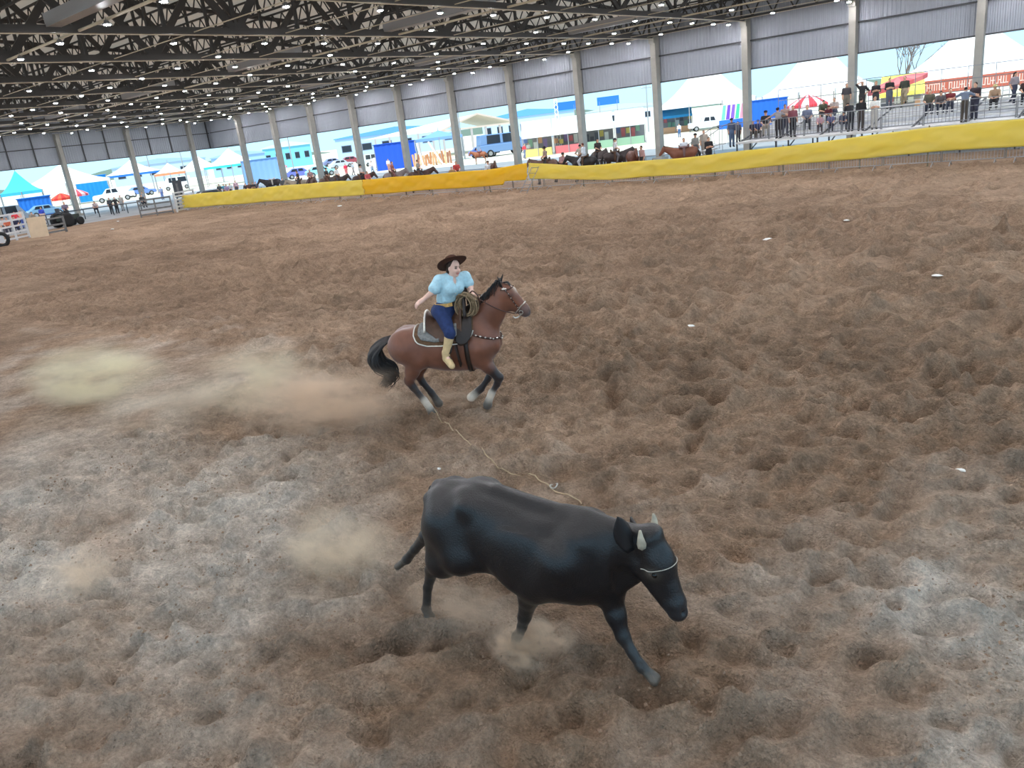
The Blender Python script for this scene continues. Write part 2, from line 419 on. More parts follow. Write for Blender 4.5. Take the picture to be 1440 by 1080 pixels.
def corrugated(w, h, pitch=0.25, dep=0.035):
    xs = []; n = int(w/pitch); p = w/n
    for i in range(n): xs += [(i*p, 0), (i*p+p*0.35, 0), (i*p+p*0.5, dep), (i*p+p*0.85, dep)]
    xs.append((w, 0)); P = np.array([[[x, y, 0], [x, y, h]] for x, y in xs]); mb = MB(); mb.grid(P); return mb
def cladding(root, length, nb, to_world):
    pass
wb = struct('wall_back', (0, WY+0.34, 0))
lo_me = corrugated(7.0, 7.42-EDGE).mesh('cladding_lower', m_clad, fix=False); up_me = corrugated(7.0, 10.35-7.42).mesh('cladding_upper', m_clad, fix=False)
gm = MB(); gm.box((3.5, -0.08, 0), (7.0, 0.14, 0.09)); girt_me = gm.mesh('girt', m_girt)
for i, x in enumerate(colx[1:]+[colx[-1]-7.0]):
    if x < WX-0.5: continue
    inst('cladding_panel', lo_me, wb, (x, 0, EDGE)); inst('cladding_panel', up_me, wb, (x, 0, 7.42))
    for z in (EDGE, 7.42, 8.9): inst('girt', girt_me, wb, (x, 0, z))
o = inst('cladding_panel', lo_me, wb, (WX-.45, 0, EDGE)); o.scale = (.12,1,1); o = inst('cladding_panel', up_me, wb, (WX-.45, 0, 7.42)); o.scale = (.12,1,1)
inst('cladding_panel', lo_me, wb, (colx[0], 0, EDGE)); inst('cladding_panel', up_me, wb, (colx[0], 0, 7.42))
wl_ = struct('wall_left', (WX-0.34, 0, 0))
lo2 = corrugated(7.69, 7.42-EDGE).mesh('cladding_lower_end', m_clad, fix=False); up2 = corrugated(7.69, 13.2-7.42).mesh('cladding_upper_end', m_clad, fix=False)
gm = MB(); gm.box((3.845, 0.08, 0), (7.69, 0.14, 0.09)); girt2 = gm.mesh('girt_end', m_girt)
gm = MB(); gm.box((0, 0, 0), (0.10, 0.12, 5.2)); post2 = gm.mesh('cladding_post', m_girt)
for y in endy+[endy[-1]-7.69]:
    inst('cladding_panel', lo2, wl_, (0, y, EDGE), math.pi/2); inst('cladding_panel', up2, wl_, (0, y, 7.42), math.pi/2)
    for z in (EDGE, 7.42, 9.0):
        o = inst('girt', girt2, wl_, (0.16, y, z), math.pi/2)
    for t in (0.33, 0.67): inst('cladding_post', post2, wl_, (0.1, y+7.69*t, EDGE+2.6))

# roof: trusses over the column lines, open-web joists between them, pale sheets on top
YR0, YR1, RID = 55.6, -14.0, 20.5
def zroof(y): return 12.9-abs(y-RID)*0.075
ceil = struct('ceiling')
m_sheet = bpy.data.materials.new('roof_sheet_translucent'); m_sheet.use_nodes = True
nt = m_sheet.node_tree; nt.nodes.clear()
out = nt.nodes.new('ShaderNodeOutputMaterial'); df = nt.nodes.new('ShaderNodeBsdfDiffuse'); tr = nt.nodes.new('ShaderNodeBsdfTranslucent'); mx = nt.nodes.new('ShaderNodeMixShader')
df.inputs['Color'].default_value = lin((200, 188, 176)); tr.inputs['Color'].default_value = lin((235, 218, 198)); mx.inputs[0].default_value = ROOF_T
nt.links.new(df.outputs[0], mx.inputs[1]); nt.links.new(tr.outputs[0], mx.inputs[2]); nt.links.new(mx.outputs[0], out.inputs['Surface'])
bays = [(colx[i+1], colx[i]) for i in range(len(colx)-1)]+[(WX-0.4, colx[-1])]+[(colx[0], colx[0]+7)]
for (xa, xb) in bays:
    for (ya, yb) in ((RID, YR0), (YR1, RID)):
        n = 24; P = []
        for i in range(n+1):
            x = xa+(xb-xa)*i/n; dz = 0.05 if i % 2 else 0.0
            P.append([[x, ya, zroof(ya)+dz], [x, yb, zroof(yb)+dz]])
        MB().grid(np.array(P)).build('roof_sheet', m_sheet, ceil)
jm = MB(); jm.bar((0,0,-0.08), (7,0,-0.08), 0.10); jm.bar((0,0,-0.85), (7,0,-0.85), 0.10)
for i in range(7):
    jm.bar((i, 0, -0.85), (i+0.5, 0, -0.1), 0.055); jm.bar((i+0.5, 0, -0.1), (i+1, 0, -0.85), 0.055)
j_me = jm.mesh('roof_joist', m_steel)
ys = np.arange(53.5, YR1+1, -3.1)
for (xa, xb) in bays:
    for y in ys: inst('roof_joist', j_me, ceil, (xa, y, zroof(y)), 0, ((xb-xa)/7.0, 1, 1))
chord_me = MB().bar((0, YR0-0.8, 0), (0, YR1, 0), 0.26, 0.24).mesh('bottom_chord', m_steel)
tc = MB(); tc.bar((0, YR0-0.8, zroof(YR0)-0.2-CHZ), (0, RID, zroof(RID)-0.2-CHZ), 0.22, 0.2); tc.bar((0, RID, zroof(RID)-0.2-CHZ), (0, YR1, zroof(YR1)-0.2-CHZ), 0.22, 0.2)
tchord_me = tc.mesh('top_chord', m_steel)
vm = MB().bar((0,0,0), (0,0,1), 0.13).mesh('truss_vertical', m_steel); dm = MB().bar((0,0,0), (0,3.1,1), 0.12).mesh('truss_diagonal', m_steel)
yn = np.arange(54.2, YR1, -3.1)
for x in colx:
    t = struct('roof_truss', (x, 0, CHZ)); t.parent = ceil; del t['kind']
    inst('bottom_chord', chord_me, t); inst('top_chord', tchord_me, t)
    for i, y in enumerate(yn):
        h = zroof(y)-0.2-CHZ; inst('truss_vertical', vm, t, (0, y, 0), 0, (1, 1, h))
        if i+1 < len(yn):
            y2 = yn[i+1]; h2 = zroof(y2)-0.2-CHZ
            if i % 2: inst('truss_diagonal', dm, t, (0, y2, h2), 0, (1, 1, -h2))
            else: inst('truss_diagonal', dm, t, (0, y2, 0), 0, (1, 1, h))
# lattice girder along the wall head
jl = MB(); jl.bar((0,0,0), (7,0,0), 0.12); jl.bar((0,0,1.25), (7,0,1.25), 0.12)
for i in range(5): jl.bar((i*1.4, 0, 1.25), (i*1.4+0.7, 0, 0), 0.08); jl.bar((i*1.4+0.7, 0, 0), (i*1.4+1.4, 0, 1.25), 0.08)
g_me = jl.mesh('eaves_girder', m_steel)
for (xa, xb) in bays: inst('eaves_girder', g_me, ceil, (xa, WY-0.5, CHZ+0.1), 0, ((xb-xa)/7.0, 1, 1))
# broad pale longitudinal beams in every second bay
bm_ = MB(); bm_.box((3.5, 0, 0), (6.8, 0.5, 0.42)); beam_me = bm_.mesh('longitudinal_beam', m_beam)
for i, (xa, xb) in enumerate(bays[:-2]):
    if (i-3) % 2 == 1:
        for y in (12.9, 28.4, 44.0): inst('longitudinal_beam', beam_me, ceil, (xa, y, CHZ+0.25))
# light conduits along the lamp rows
lampy = [13.6, 18.0, 22.3, 25.6, 29.0, 33.0, 37.2, 41.3, 45.3, 48.2, 51.2, 53.5]
lx0, lx1 = WX, 10.0
for k, y in enumerate(lampy):
    r = 0.05 if k in (0, 4, 8) else 0.022
    MB().tube([(lx0, y+0.12, CHZ-0.06), (lx1, y+0.12, CHZ-0.06)], r, 6).build('lamp_conduit', m_pipe, ceil)
# pale line under each truss, added as the light-catching edge of its chord
cab = MB().tube([(0, YR0-1, -0.18), (0, YR1, -0.18)], 0.022, 5).mesh('chord_edge_glint', m_pipe)
for x in colx: inst('chord_edge_glint', cab, ceil, (x+0.18, 0, CHZ))
# lamps
m_lampbody = mat('lamp_housing', (120, 122, 125), 0.5, metal=0.4); m_led = mat('lamp_led', (250, 250, 255), 0.4, emit=LAMP_L)
hm = MB(); hm.lathe([(0.04, 0.14), (0.08, 0.11), (0.10, 0.05), (0.17, 0.0)], seg=14); housing_me = hm.mesh('lamp_housing', m_lampbody, True)
sm_ = MB(); sm_.tube([(0,0,0.13), (0,0,0.24)], 0.012, 5); stem_me = sm_.mesh('lamp_stem', m_lampbody)
dm_ = MB(); dm_.lathe([(0.095, -0.03), (0.11, -0.004)], seg=14); disc_me = dm_.mesh('lamp_diffuser', m_led)
proto = thing('ceiling_lamp', 'round white high-bay lamp hanging under the arena roof', 'lamp', group='hanging roof lamps')
inst('lamp_housing', housing_me, proto); inst('lamp_stem', stem_me, proto); inst('lamp_diffuser', disc_me, proto)
first = True
for k in range(-6, 19):
    x = -20.05-3.87*k
    if x < WX+1: continue
    rows = [-4.0, 0.4, 4.8, 9.2]+lampy
    if k % 2 == 0: rows = [-4.0, 4.8, 13.6, 22.3, 29.0, 37.2, 45.3, 51.3]
    for y in rows:
        d = np.array([x, y, 8.5-CAM_H]); zc = d@_f; px = 720+FPX*(d@_r)/zc; py = 540-FPX*(d@_u)/zc
        seen = zc > 0 and 0 <= px < 1440 and 0 <= py < 1080
        if seen and y < 13: continue                                # no lamp shows there
        o = proto if first else copy_tree(proto); first = False
        o.location = (x, y, 8.52)
        # the roof grid goes on overhead beyond the frame: those lamps carry _offscreen
        o.name = 'ceiling_lamp' if seen else 'ceiling_lamp_offscreen'
        for ch in o.children:
            if ch.name.startswith('lamp_diffuser'): ch.name = 'lamp_diffuser' if seen else 'lamp_diffuser_offscreen'
# ------------------------------------------------------------------ crowd barriers with yellow tarpaulins
m_galv = mat('galvanised_tube', (170,172,175), 0.45, metal=0.5); m_rail = mat('grey_rail', (140,142,146), 0.5, metal=0.4)
def fy(x): return 38.15+0.028*(x+20)
BL = 2.28
fr = MB(); r_ = 0.15
pts = [(0,0,.17),(0,0,1.1-r_)]+[(r_-r_*math.cos(a),0,1.1-r_+r_*math.sin(a)) for a in np.linspace(.3,1.57,4)]+[(BL-r_+r_*math.sin(a),0,1.1-r_+r_*math.cos(a)) for a in np.linspace(0,1.27,4)]+[(BL,0,1.1-r_),(BL,0,.17)]
fr.tube(pts, .021, 6); fr.tube([(0,0,.19),(BL,0,.19)], .019, 6)
frame_me = fr.mesh('barrier_frame', m_galv, True)
br = MB()
for i in range(1, 19): br.tube([(BL*i/19,0,.19),(BL*i/19,0,1.08)], .0085, 4)
bars_me = br.mesh('barrier_bars', m_galv)
ft = MB(); ft.tube([(0,-.30,.0),(0,-.22,.06),(0,0,.17),(0,.22,.06),(0,.30,.0)], .017, 5); foot_me = ft.mesh('barrier_foot', m_galv)
proto = thing('crowd_barrier', 'galvanised steel crowd barrier standing along the arena edge by the yellow tarpaulin', 'barrier', group='crowd barriers along the arena edge')
inst('frame', frame_me, proto); o = inst('bars', bars_me, proto); o['kind'] = 'stuff'
inst('foot', foot_me, proto, (.32,0,0)); inst('foot', foot_me, proto, (BL-.32,0,0))
bx = -3.0; nb_ = 0
while bx > -69.5:
    o = proto if nb_ == 0 else copy_tree(proto)
    x0 = bx-BL; o.location = (x0, fy(x0)-.10, 0.0); o.rotation_euler = (0,0,math.atan2(fy(bx)-fy(x0), BL)+random.uniform(-.015,.015)); bx -= BL+.06; nb_ += 1
# posts carrying the tarpaulins
m_post = mat('tarp_post', (128,120,100), 0.8)
tops = [(-2,1.60),(-4.6,1.66),(-8.2,1.68),(-11,1.50),(-14.5,1.37),(-18,1.25),(-21.5,1.20),(-26,1.22),(-29.6,1.60)]
topsL = [(-29.7,1.60),(-33,1.42),(-38,1.42),(-44,1.44),(-51,1.50),(-57,1.46),(-63,1.42),(-69,1.36)]
bots = [(-2,.62),(-8,.62),(-11,.56),(-15,.47),(-19,.34),(-24,.34),(-29.6,.66)]
botsL = [(-29.7,.62),(-31.5,.62),(-31.6,.42),(-36,.42),(-44,.38),(-51,.36),(-60,.30),(-69,.24)]
def itp(t, x): xs = [a for a, _ in t][::-1]; ys_ = [b for _, b in t][::-1]; return float(np.interp(x, xs, ys_))
def tarp(x0, x1, tt, bb, rgb, label, ph):
    n = int((x0-x1)/0.16); m = 13; P = np.zeros((n+1, m, 3)); r = np.random.default_rng(int(ph*10)+3)
    f1 = r.random(8)*6.28
    for i in range(n+1):
        x = x0+(x1-x0)*i/n; zt = itp(tt, x)+.02*math.sin(x*1.1+ph); zb = itp(bb, x)+.02*math.sin(x*.9+ph*2)
        for j in range(m):
            v = j/(m-1); z = zt+(zb-zt)*v
            w = .055*math.sin(1.7*x+6*v+ph)+.04*math.sin(2.9*x-8*v+f1[0])+.018*math.sin(6.3*x+14*v+f1[1])+.022*math.sin(11*v+1.3*x+f1[2])+.03*math.sin(.8*x+4*v)
            P[i, j] = (x, fy(x)-.32+w*(0.35+0.65*math.sin(math.pi*min(1,v*.9+.08))), z)
    m_ = mat('yellow_tarp_%d' % rgb[2], rgb, 0.55, var=.06, scale=1.2)
    if len(m_.node_tree.nodes) < 9:
        nt = m_.node_tree; tl = nt.nodes.new('ShaderNodeBsdfTranslucent'); tl.inputs['Color'].default_value = lin(rgb); mx_ = nt.nodes.new('ShaderNodeMixShader'); mx_.inputs[0].default_value = .7
        ou = nt.nodes['Material Output']; nt.links.new(nt.nodes['Principled BSDF'].outputs[0], mx_.inputs[1]); nt.links.new(tl.outputs[0], mx_.inputs[2]); nt.links.new(mx_.outputs[0], ou.inputs['Surface'])
    o = MB().grid(P).build('tarpaulin', m_, None, True); md = o.modifiers.new('s', 'SOLIDIFY'); md.thickness = .004
    tag(o, label, 'tarpaulin', 'yellow tarpaulins on the arena fence')
tarp(-2, -29.6, tops, bots, (250,236,140), 'bright yellow tarpaulin stretched from the small ladder past the bleachers', 1.0)
tarp(-29.7, -44.4, topsL, botsL, (250,218,90), 'deep orange-yellow tarpaulin stretched along the fence beside the small ladder', 2.3)
tarp(-44.4, -69.0, topsL, botsL, (248,232,140), 'pale yellow tarpaulin stretched along the fence as far as the stock gate', 4.1)
pm = MB(); pm.tube([(0,0,0),(0,0,1)], .035, 6); post_me = pm.mesh('fence_post', m_post)
for x in [-4.6,-8.2,-11.0,-14.5,-18,-21.5,-26,-29.65,-33,-38,-44,-51,-57,-63,-69]:
    h = itp(tops if x > -29.6 else topsL, x)+.04
    o = inst('fence_post', post_me, None, (x, fy(x)-.02, 0), 0, (1,1,h)); tag(o, 'thin post holding the yellow tarpaulin up along the arena edge', 'post', 'tarpaulin posts')
# small ladder standing against the tarpaulin
lp = on_ground(735.5, 272.5); lad = thing('ladder', 'small grey metal ladder leaning on the yellow tarpaulin where two sheets meet', 'ladder', lp, 0.05)
for s_ in (-.25,.25): MB().tube([(s_,0,0),(s_,fy(lp[0])-lp[1]-.46,1.35)], .022, 6).build('side_rail', m_rail, lad)
for k in range(5):
    t = .12+.215*k; yy = (fy(lp[0])-lp[1]-.46)*t; MB().tube([(-.25,yy,1.35*t),(.25,yy,1.35*t)], .018, 6).build('rung', m_rail, lad)

# ------------------------------------------------------------------ bleachers
m_plank = mat('bleacher_plank', (214,214,214), 0.7, var=.12, scale=2.0); m_dark = mat('dark_steel', (60,62,68), 0.5)
m_riser = mat('pale_riser', (226,228,234), .7, var=.18, scale=3.0)
BX0, BX1 = -19.6, 8.0
ble = thing('bleachers', 'grey tiered metal bleachers with rails behind the bright yellow tarpaulin', 'bleachers', ((BX0+BX1)/2, 48, 0))
ox, oy = (BX0+BX1)/2, 48.0; W = BX1-BX0
MB().box((0, 45.4-oy, 1.33), (W, 1.9, .10)).build('walkway', m_plank, ble)
tiers = [(46.9,1.60),(48.0,1.82),(49.1,2.02),(50.3,2.20)]
for (y, z) in tiers:
    MB().box((0, y-oy, z-.04), (W, .75, .07)).build('step_plank', m_plank, ble)
    MB().box((0, y-.38-oy, z-.20), (W, .03, .26)).build('riser_board', m_riser, ble)
    if z < 2.3: MB().box((0, y+.25-oy, z+.34), (W, .28, .05)).build('seat_plank', m_plank, ble)
for i in range(13):
    x = -W/2+W*i/12
    f = MB(); f.bar((x,44.5-oy,1.28), (x,50.7-oy,2.3), .07); f.bar((x,50.6-oy,0), (x,50.6-oy,2.3), .07); f.bar((x,46.5-oy,0), (x,46.5-oy,1.5), .07); f.bar((x,44.6-oy,0), (x,44.6-oy,1.3), .07); f.bar((x,44.6-oy,.1), (x,50.6-oy,2.2), .05)
    f.build('support_frame', m_dark, ble)
# front rail in panels of upright bars
for i in range(14):
    x0 = -W/2+W*i/14; x1 = x0+W/14-.06
    MB().tube([(x0,44.5-oy,1.42),(x0,44.5-oy,2.46),(x1,44.5-oy,2.46),(x1,44.5-oy,1.42)], .026, 6).build('rail_frame', m_rail, ble)
    b = MB(); b.tube([(x0,44.5-oy,1.52),(x1,44.5-oy,1.52)], .02, 5)
    if i < 6 or i == 9:
        for k in range(1, 12): b.tube([(x0+(x1-x0)*k/12,44.5-oy,1.52),(x0+(x1-x0)*k/12,44.5-oy,2.46)], .013, 5)
    else:
        for z in (1.85,2.15): b.tube([(x0,44.5-oy,z),(x1,44.5-oy,z)], .018, 5)
        for k in (1,2): b.tube([(x0+(x1-x0)*k/3,44.5-oy,1.52),(x0+(x1-x0)*k/3,44.5-oy,2.46)], .015, 5)
    b.build('rail_bars', m_rail, ble)['kind'] = 'stuff'
rl = MB()
for z in (2.75,3.35,3.99): rl.tube([(-W/2,51.0-oy,z),(W/2,51.0-oy,z)], .022, 5)
rl.build('rear_rail', m_rail, ble)
for i in range(22): MB().tube([(-W/2+W*i/21,51.0-oy,2.3),(-W/2+W*i/21,51.0-oy,3.99)], .02, 5).build('rear_post', m_rail, ble)
rb = MB()
for i in range(150): rb.tube([(-W/2+W*i/150,51.0-oy,2.75),(-W/2+W*i/150,51.0-oy,3.35)], .007, 4)
rb.build('rear_bars', m_rail, ble)['kind'] = 'stuff'
# low outer rail on posts leading to the bleachers
ol = thing('handrail', 'low grey tube handrail on posts leading to the bleachers', 'handrail', (-30, 47.0, 0))
for z in (.55,1.0): MB().tube([(-38,0,z),(6,-2.2,z)], .025, 5).build('rail', m_rail, ol)
for i in range(25):
    t = i/24; MB().tube([(-38+44*t,-2.2*t,0),(-38+44*t,-2.2*t,1.0)], .025, 5).build('post', m_rail, ol)
# stepped gangway with closer rails at the end of the bleachers
gw = thing('gangway', 'short railed gangway with steps at the open end of the bleachers', 'gangway', (-22.4, 46.2, 0))
for k in range(5): MB().box((-1.2+.5*k,0,.22+.26*k), (.5,1.6,.06)).build('step', m_plank, gw)
for s_ in (-.8,.8):
    MB().tube([(-1.5,s_,1.05),(1.0,s_,2.35),(2.7,s_,2.40)], .025, 5).build('rail', m_rail, gw)
    for k in range(8): MB().tube([(-1.4+.55*k,s_,max(0,.05+.5*.5*k*.8)),(-1.4+.55*k,s_,min(2.38,1.1+.52*.55*k))], .016, 5).build('baluster', m_rail, gw)

# ------------------------------------------------------------------ stock gates at the far end
m_gate = mat('weathered_grey_boards', (112,112,112), 0.85, var=.2, scale=3)
def gate(name, a, b, h, nr, label, posts=3, mt=None):
    a = np.array(a); b = np.array(b); L = math.hypot(*(b-a)[:2]); g_ = thing(name, label, 'gate', a, math.atan2(b[1]-a[1], b[0]-a[0]))
    for k in range(nr): MB().box((L/2,0,.18+(h-.25)*k/(nr-1)), (L,.05,.13)).build('rail', mt or m_gate, g_)
    for k in range(posts): MB().box((L*k/(posts-1),.0,h/2), (.12,.12,h)).build('post', mt or m_gate, g_)
    return g_
pA, pB, pC = on_ground(199,306), on_ground(244,299.5), on_ground(277,293)
gate('stock_gate', pA, pB, 1.5, 4, 'grey board stock gate beside the yellow tarpaulin', 3)
m_wht = mat('chalk_white_boards', (200,202,205), 0.8)
gate('stock_gate', pB+[.2,.3,0], pC, 1.75, 6, 'pale many-barred stock gate between the grey board gate and the tarpaulin', 3, m_wht)
q0, q1 = on_ground(68,331), on_ground(94,326); gate('pipe_gate', q0, q1, 1.25, 3, 'low grey pipe gate beside the plywood sheet', 2, m_gate)
q0, q1 = on_ground(6,342), on_ground(42,334); gate('pen_panel', q0, q1, 2.0, 5, 'tall pale cattle pen panel beside the plywood sheet', 3, m_wht)
q = on_ground(57,334); m_ply = mat('plywood', (204,182,154), 0.8, var=.08, scale=2)
pl_ = MB(); pl_.box((0,0,.78), (1.25,.03,1.5)); o = pl_.build('plywood_sheet', m_ply, None); o.location = q; o.rotation_euler = (-.12,0,.95); tag(o, 'bare plywood sheet leaning against the cattle pen', 'plywood')
for kx, (ax_, ay_, bx_, by_) in enumerate(((60,318,100,311),(100,311,200,297))):
    a, b = on_ground(ax_,ay_), on_ground(bx_,by_); L = math.hypot(*(b-a)[:2]); r_t = thing('pipe_rail', ('dark pipe rail on posts behind the plywood sheet','dark pipe rail on posts leading to the grey board gate')[kx], 'railing', a, math.atan2(b[1]-a[1], b[0]-a[0]))
    MB().tube([(0,0,.95),(L,0,.95)], .05, 6).build('rail', m_dark, r_t)
    for k in range(6): MB().tube([(L*k/5,0,0),(L*k/5,0,.95)], .05, 6).build('post', m_dark, r_t)
# judge's seat / tall board by the gate
q = on_ground(258,296); jb = thing('signal_stand', 'tall dark board stand on two legs beside the stock gates', 'stand', q, .4)
MB().box((0,0,1.95), (.95,.10,1.5)).build('board', m_dark, jb); MB().box((.0,-.06,1.9), (.22,.03,1.1)).build('strip', m_gate, jb)
for s_ in (-.4,.4): MB().bar((s_,0,0), (s_*.8,0,1.4), .09).build('leg', m_dark, jb)
q = on_ground(5,346); tb = thing('tyre', 'black tyre with a white number panel at the arena corner', 'tyre', q+[0,0,.45], .9)
rg_ = [(.42*math.cos(a),0,.42*math.sin(a)) for a in np.linspace(0,6.283,19)[:-1]]; MB().tube(rg_, .13, 8, closed=True).build('rubber', mat('tyre_rubber',(26,26,28),.8), tb, True)
MB().box((0,-.05,0), (.42,.05,.46)).build('panel', m_wht, tb)
# ------------------------------------------------------------------ spectators (one continuous body each, shared poses)
def human(pose, seed=0):
    j = dict(pel=(0,0,.95), waist=(0,0,1.08), chest=(.01,0,1.30), neck=(.015,0,1.47), head=(.035,0,1.61), rs=(0,-.175,1.40), ls=(0,.175,1.40),
             re=(-.03,-.235,1.12), le=(-.03,.235,1.12), rw=(.06,-.235,.88), lw=(.06,.235,.88), rh=(0,-.09,.93), lh=(0,.09,.93), rk=(.02,-.10,.50), lk=(.02,.10,.50), ra=(-.02,-.10,.09), la=(-.02,.10,.09), rt=(.12,-.12,.04), lt=(.12,.12,.04))
    if pose == 'cross': j.update(re=(.04,-.23,1.13), le=(.04,.23,1.13), rw=(.20,.03,1.16), lw=(.20,-.03,1.20))
    if pose == 'hips': j.update(re=(-.10,-.36,1.16), le=(-.10,.36,1.16), rw=(.03,-.19,1.02), lw=(.03,.19,1.02))
    if pose == 'salute': j.update(re=(.08,.36,1.55), lw=(.08,-.36,1.16)); 
    if pose == 'salute': j.update(re=(.12,-.33,1.58), rw=(.12,-.10,1.68), le=(-.08,.36,1.16), lw=(.03,.20,1.02))
    if pose == 'rail': j.update(re=(.10,-.38,1.28), le=(.10,.38,1.28), rw=(.28,-.62,1.16), lw=(.28,.62,1.16), chest=(.08,0,1.28), neck=(.13,0,1.44), head=(.17,0,1.57), rs=(.08,-.18,1.38), ls=(.08,.18,1.38))
    if pose == 'step': j.update(lk=(.22,.12,.62), la=(.10,.12,.30), lt=(.22,.14,.26), re=(-.06,-.28,1.14), rw=(-.14,-.12,1.02))
    if pose == 'walk': j.update(rk=(.14,-.09,.52), ra=(.12,-.10,.10), rt=(.26,-.11,.05), lk=(-.08,.09,.50), la=(-.30,.10,.16), lt=(-.20,.11,.06), re=(-.10,-.23,1.14), rw=(.02,-.24,.92), le=(.06,.23,1.14), lw=(.20,.22,.98))
    if pose in ('sit', 'sitlean', 'sitfold'):
        d = .43
        for k in ('pel','waist','chest','neck','head','rs','ls','re','le','rw','lw','rh','lh'): j[k] = (j[k][0], j[k][1], j[k][2]-d)
        j.update(rk=(.43,-.13,.50), lk=(.43,.13,.50), ra=(.45,-.13,.09), la=(.45,.13,.09), rt=(.58,-.15,.04), lt=(.58,.15,.04), rw=(.33,-.13,.60), lw=(.33,.13,.60), re=(.08,-.25,.74), le=(.08,.25,.74))
        if pose == 'sitlean': j.update(chest=(.13,0,.84), neck=(.22,0,.99), head=(.28,0,1.11), rs=(.18,-.175,.93), ls=(.18,.175,.93), re=(.24,-.24,.66), le=(.24,.24,.66), rw=(.46,-.08,.60), lw=(.46,.08,.60))
        if pose == 'sitfold': j.update(re=(.06,-.24,.72), le=(.06,.24,.72), rw=(.22,.03,.75), lw=(.22,-.03,.79))
    if pose == 'ride':
        d = .93
        for k in ('pel','waist','chest','neck','head','rs','ls','re','le','rw','lw','rh','lh'): j[k] = (j[k][0], j[k][1], j[k][2]-d)
        j.update(rh=(0,-.13,.0), lh=(0,.13,.0), rk=(.28,-.36,-.30), lk=(.28,.36,-.30), ra=(.12,-.38,-.72), la=(.12,.38,-.72), rt=(.27,-.40,-.74), lt=(.27,.40,-.74), rw=(.26,-.10,.13), lw=(.22,.14,.14), re=(.02,-.24,.24), le=(.02,.24,.24))
    if pose == 'bow': j.update(chest=(.20,0,1.22), neck=(.34,0,1.33), head=(.43,0,1.42), rs=(.24,-.175,1.30), ls=(.24,.175,1.30), re=(.32,-.22,1.05), le=(.32,.22,1.05), rw=(.50,-.10,.98), lw=(.50,.10,.98), waist=(.06,0,1.06))
    j = {k: np.array(v, float) for k, v in j.items()}
    X = (1,0,0)
    p = [C(j['pel'], j['waist'], .168, .150, 2, .04, X, .78), C(j['waist'], j['chest'], .155, .180, 1, .05, X, .76), C(j['rs'], j['ls'], .085, .085, 1, .06)]
    for s_ in 'rl':
        p += [C(j[s_+'s'], j[s_+'e'], .074, .062, 1, .03), C(j[s_+'e'], j[s_+'w'], .050, .036, 0, .02), C(j[s_+'w'], j[s_+'w']+(j[s_+'w']-j[s_+'e'])/np.linalg.norm(j[s_+'w']-j[s_+'e'])*.10, .036, .022, 0, .02)]
        p += [C(j[s_+'h'], j[s_+'k'], .112, .082, 2, .04), C(j[s_+'k'], j[s_+'a'], .080, .062, 2, .03), C(j[s_+'a']-[0,0,.02], j[s_+'t'], .055, .044, 3, .02)]
    up = j['head']-j['neck']; up /= np.linalg.norm(up)
    p += [C(j['neck']-up*.03, j['head']-up*.05, .056, .050, 0, .03), E(j['head'], (.094,.076,.118), 0, .02), E(j['head']+[.085,0,-.01], (.02,.014,.022), 0, .015), E(j['head']+up*.035-np.array([.022,0,0]), (.092,.082,.098), 4, .015)]
    return p, j
POSES = {}
for nm in ('stand','cross','hips','salute','rail','step','walk','sit','sitlean','sitfold','ride','bow'):
    pr, jj = human(nm); V_, Q_, _, t_ = sdf_mesh(pr, .024, .03, None, relax=1)
    me = mesh_from('person_'+nm, V_, Q_, None, [], t_)
    for c_ in range(5): me.materials.append(cm((128,128,128)))
    POSES[nm] = (me, jj)
m_hatb = cm((40,34,32), .9)
hat_mb = MB(); hat_mb.lathe([(.19,-.01),(.195,.0),(.11,.012),(.100,.02),(.092,.09),(.07,.11),(.005,.10)], seg=16); HAT = hat_mb.mesh('hat', None, True); HAT.materials.append(m_hatb)
cap_mb = MB(); cap_mb.lathe([(.102,-.02),(.104,.03),(.085,.08),(.005,.10)], seg=14); cap_mb.box((.13,0,-.01), (.12,.13,.015)); CAP = cap_mb.mesh('cap', None, True); CAP.materials.append(m_hatb)
lh_ = [C((-.06,0,.03), (-.11,0,-.24), .075, .05, 0, .03), E((-.02,0,.04), (.10,.088,.10), 0, .02)]
V_, Q_, _, _ = sdf_mesh(lh_, .02, .03, None, relax=1); LONG = mesh_from('long_hair', V_, Q_); LONG.materials.append(m_hatb)
SKINS = [(205,160,135),(180,130,105),(222,180,158)]
def person(pose, loc, rz, shirt, trousers, label, hair=(40,32,28), head=None, headcol=(40,34,32), sc=1.0, group=None, skin=0, shoes=(40,38,38)):
    me, jj = POSES[pose]
    o = bpy.data.objects.new('person', me); link(o); o.location = [float(v) for v in loc]; o.rotation_euler = (0,0,rz); o.scale = (sc*.97,)*3
    for i, c_ in enumerate((SKINS[skin % 3], shirt, trousers, shoes, hair)):
        o.material_slots[i].link = 'OBJECT'; o.material_slots[i].material = cm(c_, .85)
    tag(o, label, 'person', group)
    if head:
        h = bpy.data.objects.new({'hat':'hat','cap':'cap','long':'long_hair'}[head], {'hat':HAT,'cap':CAP,'long':LONG}[head]); link(h, o)
        p = jj['head']; h.location = (p[0]-.01, p[1], p[2]+(.055 if head != 'long' else 0)); h.material_slots[0].link = 'OBJECT'; h.material_slots[0].material = cm(headcol, .9)
    return o
CAMDIR = lambda p: math.atan2(-p[1], -p[0])    # heading that faces the camera
def put(pose, x, yfeet, Y, shirt, trousers, label, turn=0.0, z=None, **k):
    """x, yfeet: where the feet (or seat) show; Y: how far back the tier stands"""
    p = on_y(x, yfeet, Y)
    if z is not None: p = on_y(x, yfeet, Y); p[2] = z
    return person(pose, p, CAMDIR(p)+turn, shirt, trousers, label, **k)
T1, T2, T3, T4 = 1.60, 1.82, 2.02, 2.20
G = 'spectators on the bleachers'
